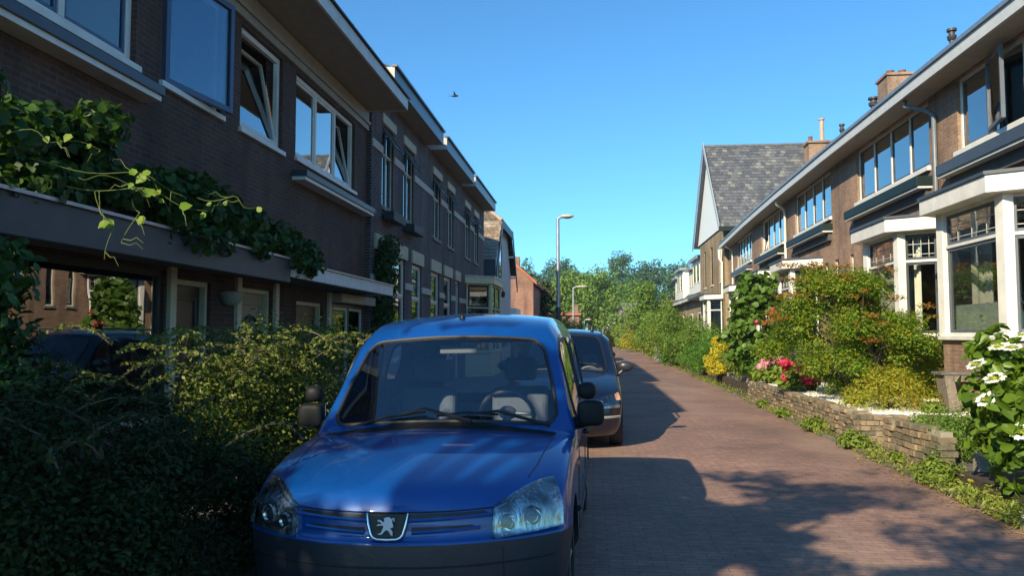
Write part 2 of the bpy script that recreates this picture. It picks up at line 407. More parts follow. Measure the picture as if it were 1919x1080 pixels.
def door(root, M, a0, a1, z0, z1, mat, frame=CREAM, glassed=None, name='door'):
    m = MB(M); m.box(-.16,-.12,a0+.06,a1-.06,z0,z1-.06)
    for c,d in ((z0+.12,z0+.85),(z0+1.0,z1-.2)):
        if glassed and c > z0+.9: continue
        ring(m,-.121,-.10,a0+.16,a1-.16,c,d,.035)
    o = m.build(name, mat, root, bevel=.004, segs=1)
    f = MB(M); f.box(-.2,-.05,a0,a0+.06,z0,z1); f.box(-.2,-.05,a1-.06,a1,z0,z1); f.box(-.2,-.05,a0+.06,a1-.06,z1-.06,z1); f.build('door_frame', frame, o)
    h = MB(M); h.tube([(-.12,a0+.13,z0+1.05),(-.06,a0+.13,z0+1.05),(-.06,a0+.24,z0+1.05)],.011); h.build('handle', METAL, o, smooth=True)
    if glassed:
        g_ = MB(M); g_.box(-.118,-.11,a0+.2,a1-.2,z0+1.1,z1-.3); g_.build('door_pane', glassmat('door_glass',(.25,.28,.27),.06), o)
    return o
def hollow(root, M, a0, a1, z0, z1, depth, mat, inner=DARKIN, floors=(3.3,), soff=.28):
    """side and back walls plus floors of a house behind its facade"""
    m = MB(M); m.box(-depth,-depth+.2,a0,a1,z0,z1); m.box(-depth+.2,-soff,a0+.003,a0+.2,z0,z1-.005); m.box(-depth+.2,-soff,a1-.2,a1-.003,z0,z1-.005)
    m.build('side_wall', mat, root)
    m = MB(M)
    for f in floors: m.box(-depth+.2,-soff-.002,a0+.2,a1-.2,f-.1,f+.1)
    m.box(-4.2,-4.0,a0+.2,a1-.2,z0+.1,z1-.1)
    m.build('inner_floor', inner, root)
def downpipe(root, pts, mat, r=.04, name='downpipe'):
    m = MB(); m.tube(pts, r, 10)
    o = m.build(name, mat, root, smooth=True); return o

# ================================================================ left row: the near house
BRK1 = brickmat('brown_brick', (.115,.050,.034), (.068,.034,.025), (.105,.078,.062))
BRK2 = brickmat('purple_brick', (.095,.05,.05), (.05,.032,.038), (.22,.20,.185), ms=.011)
BRKR = brickmat('orange_brown_brick', (.42,.235,.14), (.31,.175,.11), (.30,.25,.20))
EAVEW = paint('eave_boards', (.33,.29,.23), .6, var=.1)
ML = Matrix.Translation((-4.8,0,0))
h1 = empty('brick_house', (-4.8,6.0,0), 'near brown brick house on the left with wide eave and blue open casement', 'house')
m = MB(ML)
WY = [(5.6,8.05),(8.55,9.95),(10.5,11.95),(12.5,15.65)]
HOL = [(a,b,4.5,5.96) for a,b in WY]; HOL[3] = (12.5,15.65,4.55,5.96)
GH = [(6.35,8.75,.75,2.38),(8.95,9.8,.1,2.3),(10.62,11.68,.1,2.3),(12.65,13.9,.1,2.2),(14.35,16.25,.8,2.22)]
wall_holes(m, 5.4, 16.5, 0, 6.45, [(6.15,8.05,4.5,5.87)]+HOL[1:]+GH); m.build('wall', BRK1, h1)
hollow(h1, ML, 5.4, 16.5, 0, 6.4, 8, BRK1)
m = MB(ML); m.box(.0,.06,5.4,16.45,6.02,6.43); m.box(.06,.10,5.4,16.45,6.14,6.20); m.build('frieze', EAVEW, h1, bevel=.006)
# roof slab with wide soffit
m = MB(); m.prism([(-3.93,6.45),(-5.2,6.451),(-5.2,6.62),(-3.93,6.62)], 6.9, 16.4); m.build('soffit', EAVEW, h1)
m = MB(); m.box(-3.93,-3.88,6.9,16.4,6.43,6.66); m.box(-5.2,-3.93,16.4,16.44,6.43,6.66); m.build('fascia', paint('eave_fascia',(.58,.55,.5),.45), h1, bevel=.004)
m = MB(); m.prism([(-3.84,6.665),(-3.84,6.70),(-8.5,9.3),(-13,6.7),(-13,6.62),(-8.5,9.2)], 6.85, 16.46); m.build('roof', paint('roof_tar',(.07,.065,.06),.8), h1)
m = MB(); m.tube([(-4.6,14.6,6.7),(-4.6,14.6,7.5)],.055,12); m.lathe([(.0,7.65),(.09,7.6),(.1,7.52),(.06,7.5)],(-4.6,14.6,0),12)
m.build('vent_pipe', paint('vent_grey',(.4,.4,.4),.5), h1, smooth=True)
W0 = window(h1, ML, 6.15, 8.05, 4.5, 5.87, cuts=[6.185,6.98,8.015], frame=WHITE, sash=BLUEP, fw=.09, curtain=[(7.5,7.95)])
W1 = window(h1, ML, 8.55, 9.95, 4.5, 5.96, 1, frame=WHITE, fw=.07, curtain=[(8.62,9.88)], glass=glassmat('clear_pane',(.95,.97,.97),.0,.0))
T = ML @ Matrix.Translation((-.02,8.62,0)) @ Matrix.Rotation(R(-8),4,'Z')
s1 = MB(T); ring(s1,-.03,.03,0,1.3,4.50,5.93,.075); so1 = s1.build('open_casement', BLUEP, W1, bevel=.004)
s1 = MB(T); s1.box(-.004,.004,.075,1.225,4.575,5.855); s1.build('pane', glassmat('dim_pane',(.5,.58,.66),.02,1.0,mul=.6), so1)
window(h1, ML, 10.5, 11.95, 4.5, 5.96, 1, glass=SKYGLASS, frame=WHITE, sash=WHITE, fw=.08, tilt=(0,))
window(h1, ML, 12.5, 15.65, 4.55, 5.96, 3, glass=SKYGLASS, frame=WHITE, sash=WHITE, fw=.08, tilt=(2,))
for a,b in ((5.4,8.2),(12.35,16.3)):
    m = MB(ML); m.box(0,.26,a,b,4.20,4.30); o = m.build('window_ledge', DGREY, h1, bevel=.005)
    m = MB(ML); m.box(0,.23,a+.02,b-.02,4.14,4.20); m.build('ledge_board', WHITE, o, bevel=.004)
# canopy over the ground floor
cg = paint('canopy_grey',(.06,.062,.068),.5)
m = MB(); m.box(-4.80,-4.05,4.9,10.4,2.42,2.62); m.build('canopy_slab', paint('canopy_under',(.12,.11,.09),.7), h1)
m = MB(); m.box(-4.05,-4.0,4.9,10.4,2.34,2.64); o = m.build('canopy', cg, h1, bevel=.006)
m = MB(); m.box(-4.8,-3.97,4.9,10.4,2.642,2.67); m.build('zinc_edge', METAL, o)
m = MB(); m.box(-4.80,-4.05,10.42,15.75,2.45,2.60); m.build('canopy_slab', paint('canopy_under',(.12,.11,.09),.7), h1)
m = MB(); m.box(-4.05,-4.0,10.42,15.75,2.42,2.62); m.box(-4.8,-4.05,15.71,15.75,2.42,2.62); o = m.build('canopy', paint('canopy_white',(.62,.62,.62),.5), h1, bevel=.006)
m = MB(); m.box(-4.8,-3.97,10.42,15.752,2.622,2.64); m.build('zinc_edge', METAL, o)
window(h1, ML, 6.35, 8.75, .75, 2.38, cuts=[6.39,8.71], frame=paint('brown_frame',(.03,.022,.02),.4), sash=None, fw=.08, inset=.03, sill=CREAM, glass=glassmat('big_front_glass',(.4,.44,.42),.2))
for a in (8.78,10.45,11.72,14.12):
    m = MB(ML); m.box(-.04,.05,a,a+.13,0.06,2.42); m.build('post', CREAM, h1, bevel=.004)
door(h1, ML, 8.95, 9.8, .1, 2.3, paint('door_dark',(.025,.022,.025),.35))
door(h1, ML, 10.62, 11.68, .1, 2.3, paint('door_cream',(.35,.31,.23),.5))
m = MB(ML)
m.tube([(-.09,11.15+.33*math.cos(t*.3142),1.55+.36*math.sin(t*.3142)) for t in range(21)],.02,6)
for t in range(5): m.tube([(-.09,11.15,1.55),(-.09,11.15+.33*math.cos(t*1.2566+.4),1.55+.36*math.sin(t*1.2566+.4))],.012,5)
m.build('door_ornament', BLACK, h1, smooth=True)
door(h1, ML, 12.65, 13.9, .1, 2.2, paint('door_brown',(.10,.055,.025),.45))
m = MB(ML); m.lathe([(.0,2.02),(.09,2.04),(.15,2.12),(.16,2.2),(.05,2.23)],(.1,10.15,0),14); m.build('porch_light', paint('opal_glass',(.35,.34,.3),.3), h1, smooth=True)
window(h1, ML, 14.35, 16.25, .8, 2.22, 2, frame=paint('grey_frame',(.10,.10,.11),.4), sash=WHITE, fw=.06, inset=-.02, blind=.12, sill=CREAM)
m = MB(ML); m.box(.02,.24,14.25,16.45,2.24,2.41); m.build('shutter_box', paint('box_cream',(.40,.36,.28),.5), h1, bevel=.006)

# ================================================================ left row: three banded brick houses
BAND = paint('stucco_band',(.50,.47,.42),.7,var=.1)
LINT = paint('lintel_cream',(.50,.42,.28),.6,var=.12)
EV2 = paint('eave_blue_grey',(.12,.155,.18),.4)
def banded(y0, y1, wins, gwins, eave, label, doors=(), bay=False, shift=0):
    X = -4.7; M = Matrix.Translation((X,0,0))
    root = empty('brick_house', (X,y0,0), label, 'house', 'banded brick terrace houses')
    holes = [(a,b,4.55,6.42) for a,b in wins]+[(a,b,.9,3.5) for a,b in gwins]+[(a,b,.1,3.5) for a,b in doors]
    m = MB(M); wall_holes(m, y0, y1, 0, 7.1, holes); m.build('wall', BRK2, root)
    hollow(root, M, y0, y1, 0, 7.05, 8, BRK2)
    def bands(name, z0, z1, cut, mat):
        e = y0
        for a,b in sorted(cut)+[(y1,y1)]:
            if a-e > .03: m = MB(M); m.box(-.004,.035,e,a,z0,z1); m.build(name, mat, root, bevel=.003, segs=1)
            e = b
    bands('upper_band', 5.72, 5.90, wins, BAND)
    bands('lower_band', 2.78, 2.95, list(gwins)+list(doors), BAND)
    for a,b in wins:
        o = window(root, M, a, b, 4.55, 6.42, 2, frame=CREAM, sash=paint('teal_grey',(.09,.13,.15),.4), fw=.05, inset=.05, transom=5.78, sill=paint('stone_sill',(.2,.19,.17),.7), silld=.09, tilt=(), sw=.035)
        m = MB(M); m.box(-.004,.05,a-.1,b+.1,6.44,6.66); m.build('lintel', LINT, root, bevel=.004)
        # top-hung transom light standing open
        T = M @ Matrix.Translation((-.02,0,6.36)) @ Matrix.Rotation(R(-32),4,'Y')
        s2 = MB(T); ring(s2,-.02,.02,a+.03,b-.03,-.54,0,.04); oo = s2.build('open_transom', paint('teal_grey',(.09,.13,.15),.4), o)
        s2 = MB(T); s2.box(-.003,.003,a+.07,b-.07,-.5,-.04); s2.build('pane', GLASS, oo)
    for a,b in gwins:
        window(root, M, a, b, .9, 3.5, 1, frame=WHITE, sash=CREAM, fw=.06, inset=.05, transom=2.6, sill=BAND, curtain=[(a+.1,a+.35)])
        m = MB(M); m.box(-.004,.05,a-.12,b+.12,3.52,3.86); m.build('lintel', LINT, root, bevel=.004)
    for a,b in doors:
        door(root, M, a, b, .1, 3.5, DGREEN, frame=WHITE, glassed=True)
        m = MB(M); m.box(-.004,.05,a-.12,b+.12,3.52,3.86); m.build('lintel', LINT, root, bevel=.004)
    a,b = eave
    m = MB(); m.box(-5.0,-4.24,a,b,7.08,7.12); m.build('soffit', EAVEW, root)
    for e0 in (a-.02,b): m = MB(); m.box(-5.0,-4.2,e0,e0+.02,7.07,7.42); m.build('eave_end', paint('eave_end_board',(.45,.43,.38),.5), root)
    m = MB(); m.box(-4.24,-4.2,a,b,7.07,7.42); o = m.build('fascia', EV2, root, bevel=.005)
    m = MB(); m.box(-4.26,-4.14,a-.04,b+.04,7.422,7.47); m.build('gutter_edge', paint('lead_edge',(.05,.06,.07),.4), o)
    m = MB(); m.prism([(-4.26,7.425),(-8.7,9.4),(-13,7.4),(-13,7.3),(-8.7,9.3),(-4.9,7.13)], a, b); m.build('roof', paint('roof_tar',(.07,.065,.06),.8), root)
    m = MB(); m.box(-4.99,-4.71,y0,y1,7.0,7.07); m.build('cornice', BRK2, root)
    return root
B1 = banded(16.52, 22.2, [(17.35,18.35),(19.35,20.45)], [(18.35,19.6),(20.35,21.5)], (16.5,22.0), 'purple banded brick house beside the near brown house, flower boxes under its windows', doors=[(16.9,17.8)])
B2 = banded(22.2, 28.1, [(22.95,24.1),(25.25,26.4)], [(22.75,24.0),(24.75,26.0)], (22.55,27.75), 'middle purple brick house with white stone bands and two open transom lights', doors=[(26.8,27.6)])
B3 = banded(28.1, 33.9, [(28.75,29.9),(31.0,32.1)], [], (28.2,34.0), 'last purple brick house of the terrace, with the cream bay window', doors=[])
def bay(root, M, a0, a1, pr, z0, zs, zt, zr, cant, post=WHITE, sash=DGREY, base=None, roofc=WHITE, edge=DGREY, lead=True, pw=.13, over=.16, curtain=False, split=1, glass=GLASS):
    """canted bay: front face a0..a1 at distance pr, cants reach the wall at a0-cant and a1+cant"""
    P = [(0,a0-cant),(pr,a0),(pr,a1),(0,a1+cant)]
    m = MB(M); m.zprism([(0,a0-cant),(pr,a0),(pr,a1),(0,a1+cant)], z0, zs-.06); m.build('bay_base', base, root)
    m = MB(M); k = .07; m.zprism([(0,a0-cant-k),(pr+k,a0-k*.5),(pr+k,a1+k*.5),(0,a1+cant+k)], zs-.06, zs); m.build('bay_sill', post, root, bevel=.005)
    for (p,q_) in zip(P,P[1:]):
        d = Vector((q_[0]-p[0], q_[1]-p[1],0)); L = d.length; d.normalize()
        # local frame of the face: y along d, x outward (d rotated so it points away from the house)
        nrm = Vector((d.y,-d.x,0))
        if nrm.x < 0 or (abs(nrm.x)<1e-6): nrm = nrm
        Fm = Matrix(((nrm.x,d.x,0,p[0]),(nrm.y,d.y,0,p[1]),(0,0,1,0),(0,0,0,1)))
        FM = M @ Fm; m = MB(FM)
        s_ = split if p[0]==q_[0] else 1
        for i in range(s_):
            c0 = pw*.5 + (L-pw)*i/s_; c1 = pw*.5+(L-pw)*(i+1)/s_
            window(root, FM, c0, c1, zs, zr-.05, 1, frame=post, sash=sash, fw=.055, inset=.03, transom=zt, sill=None, lead=lead, name='window', sw=.05, glass=glass)
    for p in P[1:3]:
        m = MB(M); m.zprism([(p[0]-pw*.75,p[1]-pw*.5),(p[0]+.0,p[1]-pw*.5),(p[0]+.02,p[1]+pw*.5),(p[0]-pw*.75,p[1]+pw*.5)], zs, zr-.05)
        m.build('corner_post', post, root, bevel=.006)
    m = MB(M); o_=over; m.zprism([(.0,a0-cant-o_*1.2),(pr+o_,a0-o_*.6),(pr+o_,a1+o_*.6),(0,a1+cant+o_*1.2)], zr-.05, zr+.2); o = m.build('bay_roof', roofc, root, bevel=.005)
    o_ += .03; m = MB(M); m.zprism([(0,a0-cant-o_*1.2),(pr+o_,a0-o_*.6),(pr+o_,a1+o_*.6),(0,a1+cant+o_*1.2)], zr+.2, zr+.25); m.build('roof_edge', edge, o)
    return o
CREAMG = paint('bay_cream',(.68,.63,.38),.5,var=.08)
bay(B3, Matrix.Translation((-4.7,0,0)), 29.7, 32.6, .9, 0, 1.0, 2.65, 3.62, .7, post=CREAMG, sash=DGREEN, base=CREAMG, roofc=CREAMG, edge=METAL, lead=False, over=.1, split=2)
# flower boxes
for i,(a,b) in enumerate(((17.3,18.4),(19.3,20.5))):
    fb = empty('flower_box',(-4.66,(a+b)/2,4.2), ('dark flower box below the first upper window of the banded house','dark flower box below the second upper window of the banded house')[i],'flower box','flower boxes on the banded house')
    m = MB(); m.box(-4.64,-4.40,a,b,4.22,4.42); m.build('box', paint('box_dark',(.03,.03,.03),.6), fb, bevel=.006)
# ================================================================ right row
MIR = Matrix.Diagonal((-1,1,1,1))      # local frame: outward (towards the street) is -x
SOFR = paint('right_soffit',(.42,.38,.32),.6,var=.1)
GUT = paint('gutter_white',(.55,.56,.55),.45,var=.08)
def right_house(y0, y1, label, up, bayd, small=(), dr=None, ledge=(.0,0), ledgem=DGREEN, pipe=None, pipem=WHITE, chim=None, vent=None, tilt=(), open_c=None, sashc=DGREY, flip=False, roofedge=True, base=.45):
    p0 = Vector((xR(y0),y0,0)); p1 = Vector((xR(y1),y1,0)); ang = -math.atan2(p1.x-p0.x,p1.y-p0.y); L = (p1-p0).length
    root = empty('brick_house', p0, label, 'house', 'orange brown brick row on the right', rz=ang, world=False)
    k = lambda y: (y-y0)*L/(y1-y0)
    M = MIR
    a,b,n = k(up[0]),k(up[1]),up[2]
    holes = [(a,b,4.95,6.27)]
    ba,bb,bc = k(bayd[0]),k(bayd[1]),bayd[2]
    holes.append((ba-bc*.6,bb+bc*.6,1.7,3.5))
    for s_ in small: holes.append((k(s_[0]),k(s_[1]),s_[2],s_[3]))
    if dr: holes.append((k(dr[0]),k(dr[1]),.75,3.05))
    m = MB(M); wall_holes(m, 0, L, 0, 6.3, holes); m.build('wall', BRKR, root)
    hollow(root, M, 0, L, 0, 6.25, 7.5, BRKR, floors=(3.9,.6), inner=paint('room_plaster',(.55,.50,.40),.9))
    m = MB(M); m.box(-.25,.47,-.01,L+.01,6.302,6.33); m.build('soffit', SOFR, root)
    m = MB(M); m.box(.47,.52,-.01,L+.01,6.29,6.50); o = m.build('fascia', GUT, root)
    m = MB(M); m.prism([(.47,6.502),(.56,6.502),(.57,6.56),(.47,6.56)],-.01,L+.01); m.build('gutter', METAL, o)
    m = MB(M); m.prism([(.52,6.562),(.52,6.60),(-3.6,9.0),(-7.6,6.6),(-7.6,6.5),(-3.6,8.9),(-.25,6.5)],-.005,L+.005); m.build('roof', brickmat('dark_pantiles',(.09,.075,.07),(.06,.055,.055),(.03,.03,.03),bw=.25,rh=.3,ms=.02), root)
    window(root, M, a, b, 4.95, 6.27, n, frame=WHITE, sash=sashc, fw=.07, inset=.06, tilt=tilt, nosash=(open_c,) if open_c is not None else (), sill=WHITE, sillp=.07, silld=.09, sw=.04, glass=SKYGLASS, curtain=[(a+.1,a+.4),(b-.45,b-.1)])
    if open_c is not None:
        c0 = a+.035+(b-a-.07)*open_c/n; wd = (b-a)/n-.12
        T = M @ Matrix.Translation((.0,c0+.06+wd,0)) @ Matrix.Rotation(R(14),4,'Z')
        s1 = MB(T); ring(s1,-.03,.03,-wd,0,5.02,6.2,.06); so_ = s1.build('open_casement', sashc, root, bevel=.004)
        s1 = MB(T); s1.box(-.003,.003,.06-wd,-.06,5.08,6.14); s1.build('pane', GLASS, so_)
    la,lb = k(ledge[0]),k(ledge[1])
    m = MB(M); m.box(0,.30,la,lb,4.55,4.74); o = m.build('window_ledge', ledgem, root, bevel=.006)
    m = MB(M); m.box(0,.27,la+.02,lb-.02,4.505,4.55); m.build('ledge_edge', WHITE, o)
    m = MB(M); m.box(0,.10,la+.1,lb-.1,4.28,4.505); m.build('ledge_box', paint('under_ledge',(.08,.075,.07),.8), o)
    for s_ in small: window(root, M, k(s_[0]), k(s_[1]), s_[2], s_[3], 1, frame=WHITE, sash=DGREEN, fw=.05, inset=.05, sill=STONE)
    if dr: door(root, M, k(dr[0]), k(dr[1]), .75, 3.05, DGREEN, frame=WHITE, glassed=True)
    bay(root, M, ba, bb, bayd[3], 0, 1.62, 3.06, 3.68, bc, base=BRKR, sash=sashc, split=bayd[4], pw=.19, over=.25, glass=BAYGLASS)
    m = MB(M); m.box(bayd[3]-.16,bayd[3]-.155,ba+.12,bb-.12,1.66,2.12); m.build('frosted_film', paint('frost_film',(.50,.56,.50),.8), root)
    # room behind the bay: curtain, frosted strip, sill plant
    cm = MB(M)
    curtainmesh(cm, .25, ba+.0, ba+.3, 1.7, 3.55, 4); curtainmesh(cm, .2, (ba+bb)/2-.1, (ba+bb)/2+.25, 1.7, 3.55, 4); curtainmesh(cm, .25, bb-.35, bb+.05, 1.7, 3.55, 4); cm.build('curtain', CURT, root)
    cm = MB(M @ Matrix.Translation((0,bb-.02,0)) @ Matrix.Rotation(R(90),4,'Z')); curtainmesh(cm, 0, -.42, -.12, 1.68, 3.55, 3, .02); curtainmesh(cm, 0, .05, .35, 1.68, 3.55, 3, .02); cm.build('curtain', CURT, root)
    if pipe:
        y,zt,zb,bend = k(pipe[0]),pipe[1],pipe[2],pipe[3]
        pts = [(-.40,y+bend,6.3),(-.40,y+bend,6.18),(-.12,y+bend*.4,6.0),(-.07,y,5.85),(-.07,y,zb)]
        downpipe(root, pts, pipem, .045)
    for c in (chim or ()):
        cy,cx,w_,zt,pot = c
        m = MB(M); m.box(-cx-w_/2,-cx+w_/2,k(cy)-w_*.6,k(cy)+w_*.6,7.5,zt); m.box(-cx-w_/2-.05,-cx+w_/2+.05,k(cy)-w_*.6-.05,k(cy)+w_*.6+.05,zt,zt+.08)
        o = m.build('chimney', BRKR, root)
        m = MB(M)
        for d in pot: m.lathe([(0,zt+.08),(.11,zt+.08),(.10,zt+.18),(.12,zt+.2),(.12,zt+.24),(.08,zt+.24)],(-cx+d,k(cy)-.1,0),12)
        m.build('chimney_pot', paint('terracotta',(.2,.09,.06),.7), o, smooth=True)
    for v_ in (vent or ()):
        vy,vx,z0,z1,vr = v_
        m = MB(M); m.lathe([(vr*.8,z0),(vr*.8,z1-.3),(vr*1.2,z1-.28),(vr*1.4,z1-.18),(vr*.9,z1-.16),(vr*.9,z1-.08),(vr*1.45,z1-.06),(vr*1.45,z1),(0,z1+.02)],(-vx,k(vy),0),14)
        m.build('vent_pipe', paint('vent_dark',(.05,.045,.045),.5), root, smooth=True)
    return root, k
A_,kA = right_house(8.4, 14.55, 'nearest brown brick house on the right with open casement upstairs and white bay below', (9.75,13.95,4), (10.85,12.75,.55,.88,1), ledge=(9.6,14.2), ledgem=DGREY, open_c=2, sashc=paint('slate_sash',(.10,.115,.14),.4), pipe=None)
B_,kB = right_house(14.55, 20.75, 'second brown brick house on the right, dark green ledge and bay behind the maple', (15.15,19.45,4), (15.1,16.85,.5,.70,1), small=[(17.5,18.1,2.2,3.75),(19.85,20.15,2.5,3.7)], dr=(18.5,19.4), ledge=(15.05,19.6), ledgem=DGREEN, pipe=(14.75,6.2,4.2,.5), pipem=paint('zinc_pipe',(.14,.155,.175),.4), vent=[(19.4,2.35,8,9.3,.08)])
C_,kC = right_house(20.75, 26.75, 'third brown brick house on the right, between the green-ledged house and the tilted window', (21.7,25.9,4), (23.5,25.0,.5,.76,1), small=[(21.1,21.5,2.5,3.7),(22.1,22.5,2.5,3.7)], ledge=(21.6,26.0), ledgem=DGREEN, chim=[(24.3,2.7,.72,9.62,(-.2,.15))], vent=[(25.6,2.5,7.8,9.45,.12)])
D_,kD = right_house(26.75, 33.3, 'fourth brick house on the right with one tilted upstairs pane and white downpipe', (27.6,31.9,4), (27.3,28.9,.5,.76,1), ledge=(27.5,32.1), ledgem=DGREEN, tilt=(3,), vent=[(28.5,2.3,8,9.35,.07)], pipe=(27.1,6.2,4.0,-.25), small=[(30.3,30.8,2.4,3.7),(31.6,32.1,2.4,3.7)])
E_,kE = right_house(33.3, 42.2, 'last brick house of the right row, touching the tall tiled gabled house', (34.4,39.2,5), (35.8,37.6,.6,.6,1), ledge=(34.3,39.4), ledgem=DGREY, pipe=(40.3,6.2,3.6,-.25))

# ---------------------------------------------------------------- tall gabled house beyond the row
def tiled_slope(name, mats, root, A, B, C, courses, seed=1, tilew=.42, th=.05, step=.03):
    """A,B: eave ends, C: vector up the slope; stepped courses of separate tile patches in 4 tones"""
    r = random.Random(seed); m = MB(); A = Vector(A); B = Vector(B); C = Vector(C)
    u = B-A; L = u.length; u.normalize(); n = u.cross(C).normalized()
    if n.z < 0: n = -n
    nt_ = max(1,int(L/tilew)); c_ = C/courses
    for j in range(courses):
        off = (j%2)*tilew*.5
        for i in range(nt_+1):
            x0 = max(0,i*tilew-off); x1 = min(L,(i+1)*tilew-off-.012)
            if x1-x0 < .04: continue
            t = r.random(); m.cm = 3 if t > .955 else (2 if t > .6 else (1 if t > .3 else 0))
            jz = r.uniform(-.006,.006)
            a = A+u*x0+c_*j; b = A+u*x1+c_*j; up = c_*1.08; lift = n*(step+jz); lift0 = n*.004
            m.add([a+lift,b+lift,b+up+lift0,a+up+lift0,a-n*.02,b-n*.02],[(0,1,2,3),(4,5,1,0)])
    return m.build(name, mats, root, recalc=False)
TM = [paint('roof_tile_%d'%i,c,.85,var=.3,sc=9,bump=.4) for i,c in enumerate(((.075,.08,.092),(.098,.102,.115),(.125,.128,.138),(.20,.195,.175)))]
gh = empty('gabled_house',(7.0,42.3,0),'tall brick house with steep grey tiled roof and white boarded gable behind the right row','house')
m = MB(Matrix.Translation((7.2,0,0))@MIR); wall_holes(m,42.3,51.8,0,7.6,[(43.2,44.0,4.6,6.9),(46.4,47.3,4.6,6.9),(49.2,50,4.6,6.9),(43,45.2,1.5,3.4)]); m.build('wall', brickmat('yellow_brown_brick',(.40,.27,.13),(.30,.20,.10),(.3,.25,.18)), gh)
m = MB(); m.box(7.5,15,42.35,42.6,0,7.6); m.box(7.5,15,51.5,51.75,0,7.6); m.build('side_wall', BRKR, gh)
m = MB(); m.add([(7.12,42.0,7.55),(7.12,52.2,7.55),(7.12,47.1,12.95)],[(0,1,2)]); m.build('gable_boards', paint('gable_white',(.86,.86,.84),.5,var=.03), gh)
m = MB()
for z in np.arange(7.7,12.7,.16):
    hw = 5.05*(12.95-z)/5.4; m.box(7.112,7.122,47.1-hw,47.1+hw,z,z+.006)
m.build('board_shadow_line', paint('board_joint',(.35,.34,.32),.6), gh)
tiled_slope('roof', TM, gh, (6.85,41.75,7.45), (15.2,41.75,7.45), (0,5.35,5.65), 26, 2, .27)
m = MB(); m.quad((6.86,41.8,7.40),(15.2,41.8,7.40),(15.2,47.1,13.0),(6.86,47.1,13.0)); m.quad((6.86,52.45,7.4),(15.2,52.45,7.4),(15.2,47.1,13.04),(6.86,47.1,13.04)); m.build('roof_deck', TM[0], gh)
m = MB(); m.tube([(6.83,47.1,13.13),(15.2,47.1,13.13)],.10,8); m.build('ridge', TM[2], gh, smooth=True)
bgy = paint('barge_grey',(.30,.34,.37),.5)
m = MB(); m.add([(6.78,41.6,7.25),(6.84,41.6,7.25),(6.84,47.1,13.05),(6.78,47.1,13.05),(6.78,41.6,7.62),(6.84,41.6,7.62),(6.84,47.1,13.4),(6.78,47.1,13.4)],[(0,1,2,3),(4,7,6,5),(0,4,5,1),(2,6,7,3),(0,3,7,4),(1,5,6,2)])
m.build('bargeboard', bgy, gh)
m = MB(); m.add([(6.78,52.6,7.25),(6.84,52.6,7.25),(6.84,47.1,13.05),(6.78,47.1,13.05),(6.78,52.6,7.62),(6.84,52.6,7.62),(6.84,47.1,13.4),(6.78,47.1,13.4)],[(0,1,2,3),(4,7,6,5),(0,4,5,1),(2,6,7,3),(0,3,7,4),(1,5,6,2)])
m.build('bargeboard', bgy, gh)
m = MB(); m.box(6.8,15.2,41.55,41.75,7.2,7.45); m.build('gutter', DGREEN, gh)
MG = Matrix.Translation((7.2,0,0))@MIR
for a,b in ((43.2,44.0),(46.4,47.3),(49.2,50)): window(gh, MG, a,b,4.6,6.9,1,frame=WHITE if a<44 else DGREEN,sash=None,fw=.08)
window(gh, MG, 43,45.2,1.5,3.4,2,frame=WHITE)
m = MB(); m.box(12.4,13.6,44.6,45.6,10,12.6); m.box(12.3,13.7,44.5,45.7,12.6,12.72); o = m.build('chimney', BRKR, gh)
m = MB(); m.lathe([(.13,12.7),(.12,14.0),(.17,14.02),(.17,14.1),(0,14.15)],(13.25,45,0),12); m.build('flue_pipe', paint('flue_buff',(.42,.33,.24),.7), o, smooth=True)
m = MB(); m.lathe([(.14,12.7),(.11,13.0),(.14,13.05),(0,13.1)],(12.6,45,0),12); m.build('chimney_pot', paint('terracotta',(.2,.09,.06),.7), o, smooth=True)
m = MB(); m.tube([(11.0,43.6,9.5),(11.0,43.6,10.0)],.09,8); m.tube([(11.25,43.7,9.5),(11.25,43.7,10.0)],.09,8); m.build('vent_pipe', BLACK, gh)
downpipe(gh,[(6.95,42.6,6.3),(6.95,42.55,5.8),(7.08,42.5,5.6),(7.08,42.5,3.6)],WHITE,.06)
# its bay and flat ground-floor canopy
m = MB(); m.box(6.3,7.2,45.2,51.6,3.9,4.02); m.build('canopy', DGREY, gh)
bay(gh, MG, 43.7, 45.3, .75, 0, 1.3, 3.0, 3.66, .6, base=WHITE, sash=DGREEN, pw=.2, over=.2, lead=False)
